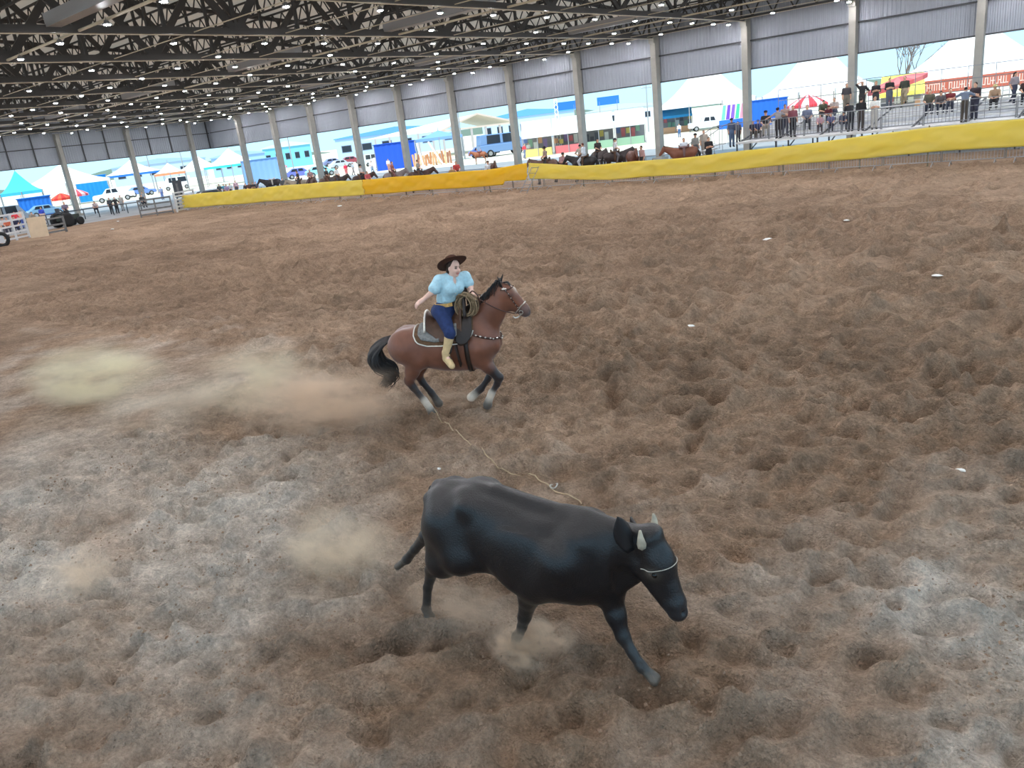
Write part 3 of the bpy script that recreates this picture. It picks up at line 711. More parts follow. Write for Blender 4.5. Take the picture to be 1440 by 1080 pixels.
put('stand', 1190, 155, 50.3, (70,66,70), (120,112,100), 'man in dark printed tee standing on the top tier against a column', .2, T4, group=G)
put('salute', 1212, 152, 50.3, (44,44,46), (52,50,50), 'man in black shirt shading his eyes on the top tier', 0, T4, group=G)
put('cross', 1231, 151, 50.3, (46,44,48), (60,58,62), 'fair-haired woman with folded arms on the top tier', .1, T4, hair=(170,130,90), head='long', headcol=(176,138,96), group=G, sc=.95)
put('cross', 1250, 150, 50.3, (40,38,40), (92,98,110), 'man in black jacket and grey jeans standing on the top tier', .3, T4, group=G)
put('step', 1271, 149, 50.3, (62,66,56), (150,136,112), 'man in olive shirt and tan trousers with one knee raised on the top tier', -.3, T4, group=G)
put('sit', 1306, 161, 48.2, (88,86,74), (40,44,58), 'heavy man in olive shirt seated on the bleachers with two companions', 0, T2-.1, group=G, sc=1.05)
put('sitlean', 1321, 160, 48.2, (92,86,88), (44,48,64), 'person in dull plum shirt seated between two others on the bleachers', .1, T2-.1, group=G)
put('sitfold', 1335, 157, 48.2, (110,38,44), (44,48,66), 'person in maroon shirt seated on the bleachers', 0, T2-.1, group=G)
put('rail', 1355, 175, 44.9, (116,128,148), (84,76,68), 'man in grey-blue shirt spreading his arms along the front rail', math.pi, 1.38, group=G)
put('cross', 1369, 170, 46.0, (52,42,48), (50,50,66), 'man in dark tee leaning on a column above the aisle', -.5, 1.40, group=G, sc=1.06)
put('sitlean', 1398, 153, 48.2, (176,148,122), (48,46,50), 'person in tan jacket and pale hat seated on the bleachers', -.1, T2-.1, head='hat', headcol=(190,176,130), group=G)
put('walk', 1424, 150, 48.6, (150,140,145), (56,60,80), 'woman with long dark hair walking along a tier', .9, T3-.2, head='long', headcol=(36,28,28), group=G, sc=.95)
put('sit', 1441, 148, 48.6, (60,40,40), (40,40,50), 'person in dark red top at the end of the tier', .0, T2, group=G)
put('bow', 1196, 180, 45.6, (40,40,44), (48,50,58), 'man in black jacket bending over the front rail', math.pi+.4, 1.38, group=G)
put('cross', 1210, 184, 45.3, (34,34,38), (70,62,60), 'person in black top standing by the front rail', math.pi-.2, 1.38, group=G)
put('cross', 1229, 184, 45.8, (232,232,228), (190,186,180), 'man in white polo shirt standing by the front rail', .2, 1.38, hair=(60,46,36), group=G)
put('stand', 1029, 192, 47.0, (72,84,110), (90,110,140), 'person in blue hooded jacket standing at the gangway', .3, 1.0, group=G, head='cap', headcol=(50,50,66))
put('stand', 1038, 192, 47.0, (80,86,104), (44,44,54), 'child in grey-blue jacket standing at the gangway', -.2, 1.1, group=G, sc=.82)
put('sit', 1059, 190, 46.2, (46,46,66), (70,60,56), 'child in navy top seated at the front of the bleachers', 0, 1.42, group=G, sc=.8)
put('sit', 1066, 189, 46.2, (40,52,92), (70,60,56), 'child in royal blue cap seated at the front of the bleachers', .1, 1.42, head='cap', headcol=(40,60,130), group=G, sc=.82)
put('sit', 1077, 186, 46.6, (42,42,48), (150,140,130), 'broad man in black jacket seated at the front of the bleachers', 0, 1.5, head='cap', headcol=(44,44,56), group=G, sc=1.12)
put('rail', 1095, 193, 45.0, (150,146,150), (52,48,52), 'man in pale grey shirt leaning on the front rail', math.pi+.3, 1.38, head='cap', headcol=(46,44,60), group=G)
put('cross', 1104, 193, 45.5, (168,140,132), (70,72,88), 'man in rosy beige shirt standing behind the front rail', .2, 1.42, group=G, sc=1.04)
put('stand', 1115, 193, 45.0, (130,74,84), (46,46,52), 'person in red and white top standing at the front rail', .3, 1.38, group=G)
put('sit', 1135, 182, 47.4, (104,112,134), (52,54,64), 'man in blue-grey jacket seated near a striped umbrella', 0, T1, group=G, sc=1.08)
put('sitlean', 1156, 168, 48.8, (84,88,70), (44,44,46), 'person in camouflage jacket seated high on the bleachers', .3, T3-.1, group=G)
put('sitlean', 1165, 172, 48.4, (96,40,50), (44,44,56), 'child in dark red cap seated between two adults on the bleachers', 0, T2, head='cap', headcol=(120,40,50), group=G, sc=.8)
put('sitfold', 1173, 168, 48.8, (176,164,158), (60,64,84), 'person in pale checked shirt seated high on the bleachers', -.2, T3-.1, group=G)
put('sit', 1153, 186, 46.4, (190,150,160), (60,52,60), 'child in pink top seated low on the bleachers', 0, 1.46, group=G, sc=.75)
put('sit', 1168, 186, 46.4, (90,90,130), (44,44,66), 'child in violet-blue top seated low on the bleachers', 0, 1.46, group=G, sc=.75)
put('sitlean', 1184, 184, 46.4, (60,62,86), (52,54,72), 'child in dark blue seated low on the bleachers', .3, 1.46, group=G, sc=.8)

# standing horse for riders beyond the fence (faces +x)
sh_ = [LOFT([(-.78,1.38,1.12,.10),(-.70,1.44,1.02,.19),(-.5,1.50,.95,.25),(-.2,1.46,.86,.27),(.15,1.44,.82,.27),(.42,1.50,.84,.24),(.62,1.46,.92,.20),(.76,1.32,1.02,.13)], 0, .05, 2.2), C((.60,0,1.26), (1.12,0,1.52), .235, .125, 0, .08, (0,1,0), .6), C((1.12,0,1.54), (1.40,0,1.20), .105, .060, 0, .05, (0,1,0), .8), C((1.13,0,1.46), (1.34,0,1.19), .085, .05, 0, .05), C((.60,0,1.50), (1.12,0,1.66), .04, .035, 1, .03), C((1.11,.05,1.64), (1.11,.07,1.76), .028, .010, 1, .02), C((1.11,-.05,1.64), (1.11,-.07,1.76), .028, .010, 1, .02)]
for s_ in (1,-1):
    sh_ += chain_s if False else [C((.55,.14*s_,1.1), (.56,.14*s_,.80), .14, .085, 0, .06), C((.56,.14*s_,.80), (.57,.13*s_,.48), .075, .05, 0, .03), C((.57,.13*s_,.48), (.56,.13*s_,.14), .045, .035, 1, .03), C((.56,.13*s_,.14), (.60,.13*s_,.04), .045, .058, 1, .02)]
    sh_ += [C((-.5,.14*s_,1.15), (-.44,.16*s_,.90), .20, .12, 0, .08), C((-.44,.16*s_,.90), (-.66,.14*s_,.58), .11, .055, 0, .05), C((-.66,.14*s_,.58), (-.62,.14*s_,.15), .048, .036, 1, .03), C((-.62,.14*s_,.15), (-.58,.14*s_,.04), .045, .058, 1, .02)]
sh_ += [C((-.78,0,1.32), (-.90,0,1.05), .04, .07, 1, .03), C((-.90,0,1.05), (-.88,0,.55), .07, .03, 1, .03)]
V_, Q_, _, t_ = sdf_mesh(sh_, .03, .03, None, relax=1); HORSE = mesh_from('standing_horse', V_, Q_, None, [], t_)
for c_ in range(2): HORSE.materials.append(cm((128,128,128)))
sp_ = [E((0,0,1.49), (.30,.29,.06), 0, .02), C((-.26,0,1.53), (-.28,0,1.60), .08, .06, 0, .04), C((.24,0,1.54), (.27,0,1.62), .05, .03, 0, .03), C((.02,.28,1.44), (.02,.33,1.02), .10, .07, 0, .03, (0,1,0), .3), C((.02,-.28,1.44), (.02,-.33,1.02), .10, .07, 0, .03, (0,1,0), .3)]
V_, Q_, _, _ = sdf_mesh(sp_, .024, .03, None, relax=1); SADDLE = mesh_from('small_saddle', V_, Q_); SADDLE.materials.append(cm((84,60,46), .7))
def shorse(loc, rz, coat, dark, label, saddle=True, sc=1.0, padc=(84,60,46)):
    o = bpy.data.objects.new('horse', HORSE); link(o); o.location = [float(v) for v in loc]; o.rotation_euler = (0,0,rz); o.scale = (sc,)*3
    for i, c_ in enumerate((coat, dark)): o.material_slots[i].link = 'OBJECT'; o.material_slots[i].material = cm(c_, .6)
    tag(o, label, 'horse', 'horses beyond the yellow fence')
    if saddle:
        s = bpy.data.objects.new('saddle', SADDLE); link(s, o); s.material_slots[0].link = 'OBJECT'; s.material_slots[0].material = cm(padc, .8)
    return o
def mounted(x, y, Y, turn, coat, dark, hl, shirt, trousers, pl, **k):
    p = on_y(x, y, Y); p[2] = 0; rz = CAMDIR(p)+turn
    shorse(p, rz, coat, dark, hl)
    q = p+np.array([0,0,1.52]); return person('ride', q, rz, shirt, trousers, pl, group='riders waiting beyond the yellow fence', **k)
def afoot(pose, x, y, Y, shirt, trousers, label, turn=0.0, z=0.0, **k):
    p = on_y(x, y, Y); p[2] = z; return person(pose, p, CAMDIR(p)+turn, shirt, trousers, label, group='people beyond the yellow fence', **k)
BR, DK, BKc, CH = (92,58,44), (40,30,28), (34,30,32), (150,86,52)
mounted(768, 232, 41.5, -1.2, (96,70,60), DK, 'brown horse behind the yellow tarpaulin near the small ladder', (150,130,120), (44,42,46), 'rider in tan shirt and dark hat near the small ladder', head='hat')
afoot('sitlean', 789, 236, 43.0, (190,150,150), (90,60,60), 'man in faded pink shirt bent over beyond the tarpaulin', .8, .55, head='hat', headcol=(60,52,48))
mounted(822, 232, 41.5, -1.9, BKc, (24,22,24), 'black horse carrying the rider in the white shirt', (216,226,238), (170,176,186), 'rider in white shirt and reddish hair on the black horse', hair=(110,60,48))
afoot('hips', 817, 228, 47.5, (170,158,146), (70,66,66), 'man in khaki shirt standing hands on hips behind the white-shirted rider', .1, .3, head='cap', headcol=(40,40,44))
mounted(842, 226, 46.0, .5, (70,62,62), DK, 'dusky grey-brown horse facing the arena behind the tarpaulin', (56,50,50), (50,46,50), 'long-haired rider in dark clothes on the dusky horse', head='long', headcol=(52,42,38))
mounted(866, 226, 44.0, 1.4, (52,42,42), (30,26,28), 'dark brown horse carrying the rider in the numbered vest', (206,206,206), (90,88,92), 'rider in pale numbered vest and black cap', head='cap', headcol=(40,40,50))
shorse([*on_y(890, 226, 43.0)[:2], 0], CAMDIR(on_y(890,226,43))+.2, (104,64,52), DK, 'chestnut-brown horse held by the man in pink', False)
afoot('stand', 903, 224, 42.6, (188,152,150), (60,56,60), 'man in dusty pink shirt holding a brown horse', -1.0, .1)
shorse([*on_y(962, 222, 42.4)[:2], 0], CAMDIR(on_y(962,222,42.4))-1.45, (120,72,52), DK, 'reddish brown horse standing side-on behind the tarpaulin', True, 1.0, (110,84,84))
afoot('stand', 962, 216, 44.0, (214,218,226), (100,84,86), 'person in white shirt behind the reddish brown horse', .3, .25, hair=(70,52,44))
afoot('stand', 978, 210, 45.0, (140,140,136), (92,92,96), 'man in striped grey jacket beside the gangway', .6, .4, head='cap', headcol=(44,40,40))
afoot('stand', 990, 206, 46.5, (176,164,152), (150,140,130), 'person in beige coat beside the gangway', .2, .5)
afoot('cross', 997, 216, 43.4, (36,34,38), (40,40,46), 'person in black jacket beside the reddish brown horse', .4, .2)
afoot('stand', 687, 240, 42.5, (226,230,236), (60,60,70), 'man in white shirt holding a dark brown horse', .4, .0, head='cap', headcol=(90,60,50))
shorse([*on_y(694, 242, 43.0)[:2], 0], CAMDIR(on_y(694,242,43))+.15, (84,58,46), DK, 'dark brown horse held by the man in white', False)
afoot('sit', 636, 246, 42.0, (150,120,84), (70,62,56), 'child in tan top seated beyond the orange-yellow tarpaulin', 0, .45, sc=.85)
afoot('sit', 643, 245, 42.6, (184,70,66), (70,62,56), 'person in red shirt seated beyond the orange-yellow tarpaulin', .2, .6)
mounted(589, 244, 41.0, 1.5, (64,40,34), (30,24,24), 'dark bay horse behind the orange-yellow tarpaulin', (150,146,140), (58,54,56), 'thin rider in grey shirt on the dark bay horse')
mounted(553, 246, 42.4, 1.2, (120,110,110), DK, 'pale grey horse behind the orange-yellow tarpaulin', (150,92,92), (120,80,80), 'rider in rose-brown poncho on the grey horse', hair=(80,50,44))
mounted(508, 246, 42.0, 1.1, (60,42,38), DK, 'dark horse behind the pale yellow tarpaulin beside a rider in black hat', (206,204,204), (40,40,48), 'rider in white vest and broad black hat', head='hat', headcol=(34,32,36))
afoot('sit', 517, 250, 42.0, (190,90,96), (60,50,60), 'person in red top seated next to the black-hatted rider', .6, .5)
mounted(474, 249, 42.2, .9, (52,44,46), DK, 'black-brown horse carrying the rider in a white tee', (226,226,228), (60,58,66), 'rider in plain white tee on a black-brown horse', hair=(130,120,110))
mounted(460, 250, 42.6, 1.0, (80,62,54), DK, 'brown horse carrying the rider in a black shirt', (58,58,58), (90,60,50), 'rider in black shirt on a brown horse', head='cap', headcol=(40,40,44))
mounted(437, 251, 42.8, .3, (84,66,62), DK, 'dull brown horse facing the arena', (160,130,132), (70,50,54), 'rider in dusky rose shirt facing the arena', hair=(90,76,64))
mounted(420, 254, 42.8, -1.3, (150,140,126), (60,56,50), 'cream horse behind the pale yellow tarpaulin', (64,62,62), (60,60,62), 'rider in charcoal shirt on the cream horse', hair=(100,92,80))
shorse([*on_y(384, 262, 47.0)[:2], 0], CAMDIR(on_y(384,262,47))-1.5, (38,34,36), (26,24,26), 'black horse with a pale saddle cloth standing side-on by a column', True, 1.05, (180,176,170))
afoot('stand', 397, 256, 45.5, (86,88,90), (50,50,56), 'person in dark grey standing behind the side-on black horse', .5)
Gx = 'people sitting by the end columns'
for i, (x, y, sh, tr, nm, po, Yy) in enumerate(((307,258,(70,80,84),(60,58,66),'person in slate green top in the seated crowd by the old car','sit',48.5),(313,256,(52,128,150),(54,48,60),'person in turquoise shirt in the crowd by the old car','sit',48.0),(322,256,(176,186,190),(60,60,70),'person in pale grey shirt in the crowd by the old car','sit',48.3),(318,262,(150,136,168),(120,110,150),'person in lilac dress in the crowd by the old car','sit',46.5),(331,258,(190,160,170),(90,90,100),'person in pale rose top in the crowd by the old car','stand',49.5),(346,262,(70,64,70),(50,44,54),'person in dark plum top seated beside the column base','sitlean',46.5),(350,261,(96,70,64),(50,44,50),'person in brown top seated beside the column base','sit',46.2),(356,262,(48,46,52),(44,44,52),'person in black top seated beside the column base','sitfold',46.0),(360,261,(96,100,118),(50,50,62),'person in steel blue top seated beside the column base','sit',46.6))):
    p = on_y(x, y, Yy); p[2] = .25 if po != 'stand' else .0
    person(po, p, CAMDIR(p)+.2*math.sin(i*2.3), sh, tr, nm, group=Gx, hair=[(40,32,28),(90,70,50),(130,110,90)][i % 3])
# people by the end wall
for (po, x, y, rg, sh, tr, nm, hd_) in (('stand',158,299,92,(70,74,80),(40,42,48),'man in grey tee standing at the rail before the end columns',None),('hips',166,299,92,(46,46,50),(36,36,42),'man in black tee hands on hips before the end columns',None),('stand',174,297,97,(170,166,160),(150,150,150),'person in pale clothes before the end columns',None),('sitlean',138,303,88,(190,176,176),(44,44,52),'person in pale pink shirt sitting on the dark pipe rail',None),('walk',205,293,100,(150,156,164),(120,126,140),'person in pale blue walking behind the grey board gate',None),('sit',202,290,86,(60,60,64),(50,50,56),'person in dark coat crouched behind the grey board gate',None),('sitlean',44,300,80,(150,140,130),(90,80,80),'person in beige leaning over the cattle pen',None),('sit',12,318,72,(210,110,80),(60,62,80),'person in orange and navy inside the cattle pen',None),('sit',22,316,72,(50,54,80),(50,54,70),'person in navy seated inside the cattle pen',None),('stand',2,306,75,(200,196,200),(90,90,96),'person in white by the cattle pen','cap')):
    d_ = ray(x, y); p = at_range(x, y, rg); p[2] = .45 if po.startswith('sit') else 0.0
    person(po, p, CAMDIR(p)+.4*math.sin(x), sh, tr, nm, group='people near the end columns', head=hd_)
# ------------------------------------------------------------------ fairground outside
m_canv = mat('white_canvas', (238,238,236), 0.8); m_pole_ = mat('tent_pole', (150,152,155), 0.5)
def bgp(x, y, rg=None):
    p = at_range(x, y, rg) if rg else on_ground(x, y); p = np.array(p); p[2] = -.02; return p
def face(p): return math.atan2(p[1], p[0])-math.pi/2      # local -y looks to the camera, local x runs right
def marquee(x, rg, w, d, eave, peak, label, canv=None, val=None, nb=2, name='marquee'):
    p = bgp(x, 200, rg); t = thing(name, label, 'tent', p, face(p), 'tents of the fairground'); cv = canv or m_canv
    n = 8; P = []
    mb = MB()
    for side in range(4):
        c = [(-w/2,-d/2),(w/2,-d/2),(w/2,d/2),(-w/2,d/2)]; a, b = c[side], c[(side+1) % 4]; G_ = np.zeros((n+1, 5, 3))
        for i in range(n+1):
            s = i/n; z = eave+(peak-eave)*(s**1.45)
            for j in range(5):
                u = j/4; q = (a[0]+(b[0]-a[0])*u, a[1]+(b[1]-a[1])*u); G_[i, j] = (q[0]*(1-s), q[1]*(1-s), z)
        mb.grid(G_)
    o = mb.build('canopy', cv, t, True)
    vb = MB()
    for (a, b) in (((-w/2,-d/2),(w/2,-d/2)),((w/2,-d/2),(w/2,d/2)),((w/2,d/2),(-w/2,d/2)),((-w/2,d/2),(-w/2,-d/2))):
        vb.add([(a[0],a[1],eave),(b[0],b[1],eave),(b[0],b[1],eave-.4),(a[0],a[1],eave-.4)], [(0,1,2,3)])
    vb.build('valance', val or cv, t)
    for i in range(nb+1):
        for yy in (-d/2, d/2): MB().tube([(-w/2+w*i/nb,yy,0),(-w/2+w*i/nb,yy,eave)], .07, 6).build('pole', m_pole_, t)
    MB().tube([(0,0,peak-.2),(0,0,peak+.5)], .05, 5).build('finial', m_pole_, t)
    return t
marquee(994, 128, 14, 11, 3.9, 10.5, 'large white marquee over the pickup and painted stall', nb=3)
marquee(1148, 124, 14, 11, 3.7, 11.0, 'large white marquee behind the striped red parasol', nb=3)
marquee(1362, 112, 17.5, 14, 3.3, 10.0, 'white peaked marquee over the long red banner', nb=3)
m_teal = cm((64,196,196)); m_blue = cm((34,110,210)); m_aqua = cm((70,190,220))
marquee(318, 150, 9, 8, 3.3, 6.0, 'white tent with a turquoise valance above the seated crowd', None, m_teal)
marquee(272, 170, 8, 7, 3.2, 5.6, 'plain white pagoda tent beside the turquoise-edged tent')
marquee(75, 150, 13, 9, 3.6, 6.6, 'long white tent behind the red-shirted couple')
marquee(176, 178, 11, 7, 3.8, 6.4, 'white tent with blue walls behind the parked cars', None, m_blue)
marquee(228, 150, 5, 5, 3.2, 4.8, 'small white tent with an orange valance among the parked cars', None, cm((235,140,100)), name='small_tent')
marquee(8, 128, 5, 5, 3.2, 6.0, 'aqua blue tent at the corner of the fairground', m_aqua, m_aqua, name='small_tent')
m_lb = cm((120,160,220))
marquee(618, 122, 7, 5, 3.6, 4.6, 'low pale blue awning tent over stacked wood', m_lb, m_lb, name='awning_tent')
def tarpbox(x, y, rg, w, d, h, rgb, label):
    p = bgp(x, y, rg); t = thing('tarp_booth', label, 'booth', p, face(p)); m_ = cm(rgb, .7)
    for (a, b, nm) in (((-w/2,-d/2),(w/2,-d/2),'front_sheet'),((w/2,-d/2),(w/2,d/2),'side_sheet'),((-w/2,d/2),(-w/2,-d/2),'side_sheet')):
        G_ = np.zeros((25, 2, 3))
        for i in range(25):
            u = i/24; q = np.array([a[0]+(b[0]-a[0])*u, a[1]+(b[1]-a[1])*u]); nn = np.array([b[1]-a[1], a[0]-b[0]]); nn = nn/np.linalg.norm(nn)*.10*math.sin(i*1.9)
            G_[i] = [[*(q+nn), 0], [*(q+nn*.3), h]]
        MB().grid(G_).build(nm, m_, t, True)
    MB().box((0,0,h), (w+.3,d+.3,.08)).build('roof', m_, t)
    for sx in (-1,1): MB().tube([(sx*w/2,-d/2,0),(sx*w/2,-d/2,h)], .06, 6).build('pole', m_pole_, t)
tarpbox(558, 228, 118, 5.8, 4, 3.6, (24,84,200), 'royal blue tarpaulin booth beside the woodpile')
tarpbox(1080, 165, 118, 5.0, 4, 3.3, (20,96,200), 'bright blue booth below the white marquee')
tarpbox(48, 282, 118, 3.6, 3, 2.4, (30,120,215), 'blue tarpaulin lean-to beside the white tent')
tarpbox(130, 262, 160, 5.0, 4, 4.2, (20,140,225), 'sky blue sheeted booth behind the white pickup')
tarpbox(368, 234, 135, 6.0, 4, 3.6, (130,170,220), 'pale blue slatted booth between two columns')
# umbrellas
def umbrella(x, y, rg, rad, top, drop, c1, c2, label, tilt=(0,0)):
    p = at_range(x, y, rg); z0 = p[2]; p[2] = -.02; t = thing('parasol', label, 'parasol', p, 0.4); n = 16; h = top
    for k, c_ in ((0,c1),(1,c2)):
        mb = MB()
        for i in range(k, n, 2):
            a0, a1 = 2*math.pi*i/n, 2*math.pi*(i+1)/n; G_ = np.zeros((5, 2, 3))
            for s in range(5):
                r = rad*s/4; zz = h-drop*(s/4)**1.3
                for j, a in enumerate((a0, a1)): G_[s, j] = (r*math.cos(a), r*math.sin(a), zz+tilt[0]*r*math.cos(a)+tilt[1]*r*math.sin(a))
            mb.grid(G_)
            e0, e1 = G_[4,0], G_[4,1]; mb.add([e0, e1, e1-[0,0,.28], e0-[0,0,.28]], [(0,1,2,3)])
        mb.build('canopy_panel', cm(c_), t)
    MB().tube([(0,0,0),(0,0,h)], .035, 6).build('pole', m_pole_, t)
umbrella(1136, 150, 78, 1.75, 3.45, .85, (214,60,70), (236,200,200), 'red and white striped parasol beyond the bleachers')
umbrella(1262, 120, 64, 1.9, 3.95, .35, (206,96,98), (216,120,118), 'tilted red parasol behind the top tier', (.22,.05))
umbrella(108, 272, 122, 1.4, 2.7, .7, (220,80,90), (236,190,190), 'small red and white parasol beside the end column')
umbrella(82, 262, 116, 1.2, 2.5, .6, (214,50,44), (230,90,60), 'small scarlet parasol beside the long white tent')
umbrella(392, 232, 140, 1.3, 2.6, .6, (236,120,140), (240,220,220), 'small pink parasol near the side-on black horse')
# vehicles
m_glass = mat('dark_glass', (40,48,58), 0.1); m_tyre = mat('tyre_rubber', (26,26,28), .8); m_rim = mat('wheel_rim', (170,172,175), .3, metal=.7); m_light = mat('lamp_lens', (210,120,100), .3)
wh = MB(); wh.lathe([(.20,-.11),(.33,-.10),(.34,0),(.33,.10),(.20,.11)], seg=18); wv_ = [(x, z, y) for x, y, z in wh.v]; wh.v = wv_; WHEEL = wh.mesh('wheel', m_tyre, True)
rm = MB(); rm.lathe([(.001,-.115),(.20,-.115),(.20,.115),(.001,.115)], seg=14); rm.v = [(x, z, y) for x, y, z in rm.v]; RIM = rm.mesh('rim', m_rim)
def car(x, y, rg, rgb, kind, turn, label, sc=1.0):
    p = bgp(x, y, rg); t = thing('pickup_truck' if kind == 'pickup' else ('van' if kind == 'van' else 'car'), label, 'vehicle', p, face(p)+turn, 'vehicles parked outside'); t.scale = (sc,)*3
    m_ = cm(rgb, .25)
    if kind == 'pickup': L, low, cab = 5.2, [(-2.6,.45),(2.6,.45),(2.6,.85),(2.45,1.02),(1.3,1.10),(-2.6,1.10)], [(1.35,1.08),(.75,1.72),(-.75,1.76),(-1.0,1.08)]
    elif kind == 'van': L, low, cab = 4.8, [(-2.4,.40),(2.4,.40),(2.45,.95),(1.9,1.15),(-2.4,1.15)], [(2.0,1.12),(1.35,2.05),(-2.3,2.1),(-2.4,1.12)]
    else: L, low, cab = 4.2, [(-2.1,.35),(2.1,.35),(2.12,.70),(1.9,.85),(1.0,.95),(-1.9,.98),(-2.12,.80)], [(1.05,.93),(.45,1.42),(-1.0,1.45),(-1.75,.96)]
    b = MB(); b.prism(low, -.85,.85); o = b.build('body', m_, t); md = o.modifiers.new('b', 'BEVEL'); md.width = .07; md.segments = 2
    c = MB(); c.prism(cab, -.72,.72); o = c.build('cabin', m_, t); md = o.modifiers.new('b', 'BEVEL'); md.width = .08; md.segments = 2
    x0, x1 = min(a[0] for a in cab), max(a[0] for a in cab); zt = max(a[1] for a in cab); zb = min(a[1] for a in cab)
    for s_ in (-1,1):
        for (u0, u1) in ((.16,.47),(.53,.80)):
            a, b_ = x0+(x1-x0)*u0, x0+(x1-x0)*u1; ins = .18 if kind != 'van' else .05
            w = MB(); w.add([(a,s_*.735,zb+.10),(b_,s_*.735,zb+.10),(b_-ins*(u1>.6),s_*.735,zt-.10),(a+ins*(u0<.3),s_*.735,zt-.10)], [(0,1,2,3)]); w.build('side_window', m_glass, t)
    fx0, fz0 = cab[0]; fx1, fz1 = cab[1]; w = MB(); q = .04
    w.add([(fx0+q-.05,-.62,fz0+.08),(fx0+q-.05,.62,fz0+.08),(fx1+q+.05,.58,fz1-.10),(fx1+q+.05,-.58,fz1-.10)], [(0,1,2,3)]); w.build('windscreen', m_glass, t)
    for s_ in (-1,1):
        for wx in (-L*.31, L*.30):
            h = inst('wheel', WHEEL, t, (wx, s_*.80, .34)); inst('rim', RIM, h)
        MB().box((L/2-.03,s_*.6,.72), (.08,.28,.14)).build('headlamp', m_rim, t); MB().box((-L/2+.03,s_*.65,.78), (.08,.2,.18)).build('tail_lamp', m_light, t)
    return t
WH = (236,238,240)
car(160, 275, 138, WH, 'pickup', math.pi, 'white double-cab pickup parked beyond the end columns', 1.15)
car(199, 273, 148, (110,140,200), 'car', .3, 'blue hatchback parked beside the white pickup', 1.1)
car(248, 258, 160, WH, 'van', math.pi, 'white van parked beside the orange-edged tent', 1.1)
car(4, 297, 100, (150,165,180), 'van', .4, 'silver van at the corner of the fairground')
car(62, 288, 112, (120,160,190), 'car', .2, 'pale teal car beside the blue lean-to')
car(450, 235, 125, (150,205,215), 'car', .2, 'light turquoise car parked near the red-shirted man', 1.1)
car(421, 237, 130, (110,120,190), 'car', .1, 'violet-blue car parked beside the turquoise car', 1.1)
car(478, 222, 160, (190,195,205), 'car', .4, 'silver car parked in the second row', 1.1)
car(466, 214, 190, (120,130,170), 'car', .3, 'slate blue car parked in the far row', 1.2)
car(492, 214, 185, (150,70,80), 'car', .2, 'dark red car parked in the far row', 1.2)
car(533, 229, 125, WH, 'pickup', 1.3, 'white pickup facing the arena beside the blue booth', 1.0)
car(518, 222, 150, WH, 'van', .9, 'white van parked behind the white pickup', 1.0)
car(996, 176, 122, WH, 'pickup', .1, 'white pickup parked under the large marquee', 1.1)
car(706, 206, 118, (110,140,180), 'van', .3, 'blue-grey bus-like van beside the open pavilion', 1.5)
car(680, 211, 120, (100,120,180), 'car', .1, 'deep blue car behind the chestnut horse', 1.1)
car(291, 283, 83, (60,60,66), 'car', math.pi+.5, 'old dark car with pale wheels behind the tarpaulin end', .95)
# old tractor near the end columns
p = bgp(97, 318); trc = thing('tractor', 'small dark green tractor parked at the end columns', 'tractor', p, face(p)+.7); m_grn = cm((52,60,52), .6)
MB().box((.5,0,.75), (1.3,.5,.45)).build('bonnet', m_grn, trc); MB().box((-.45,0,.8), (.7,.7,.5)).build('seat_platform', m_grn, trc)
MB().box((-.55,0,1.25), (.4,.45,.12)).build('seat', m_dark, trc); MB().box((-.72,0,1.45), (.08,.45,.4)).build('seat_back', m_dark, trc)
sw = [(.05+.17*math.sin(a)*.4,.2*math.cos(a),1.35+.18*math.sin(a)) for a in np.linspace(0,6.28,13)[:-1]]; MB().tube(sw, .02, 5, True).build('steering_wheel', m_dark, trc)
for s_ in (-1,1):
    inst('rear_wheel', WHEEL, trc, (-.5,s_*.62,.62), 0, (1.85,1.6,1.85)); inst('front_wheel', WHEEL, trc, (.95,s_*.45,.36), 0, (1.05,.9,1.05))
person('sit', p+[-.2,.2,.85], CAMDIR(p), (120,110,130), (60,60,66), 'person in mauve top sitting on the small tractor', group='people near the end columns')
afoot_b = lambda pose, x, y, rg, sh, tr, nm, turn=0, **k: person(pose, bgp(x, y, rg), CAMDIR(bgp(x, y, rg))+turn, sh, tr, nm, group='people strolling outside', **k)
afoot_b('hips', 20, 302, 88, (225,60,70), (70,90,170), 'person in red shirt and blue jeans beyond the end columns', .3)
afoot_b('stand', 29, 301, 89, (230,190,170), (80,100,170), 'person in cream top and jeans beside the red-shirted person', -.3)
afoot_b('stand', 58, 297, 92, (60,80,190), (200,180,170), 'person in royal blue shirt beside the blue lean-to', .2)
afoot_b('stand', 487, 242, 112, (222,50,80), (210,110,110), 'man in crimson shirt walking past the turquoise car', .3)
afoot_b('walk', 497, 241, 112, (200,200,205), (140,130,130), 'person in grey walking beside the crimson-shirted man', 1.2)
afoot_b('walk', 524, 240, 108, (225,225,225), (150,170,190), 'person in white and pale blue crossing the yard', -.9)
afoot_b('stand', 547, 236, 108, (232,232,228), (190,140,120), 'person in white shirt and tan shorts before the blue booth', .4)
afoot_b('stand', 955, 183, 106, (238,238,240), (70,100,140), 'man in white shirt and blue jeans under the large marquee', .2)
afoot_b('walk', 739, 226, 96, (225,70,80), (110,120,150), 'person in coral red top by the white stalls', .8)
afoot_b('stand', 745, 224, 100, (236,232,230), (200,180,170), 'person in white by the white stalls', .3)
afoot_b('stand', 229, 279, 116, (150,160,190), (100,120,170), 'person in grey-blue walking behind the board gate', .4)
p = bgp(676, 227, 96); shorse(p, CAMDIR(p)-1.7, CH, (120,70,44), 'chestnut horse standing saddled in the sunlit yard', True, .95, (120,60,50))
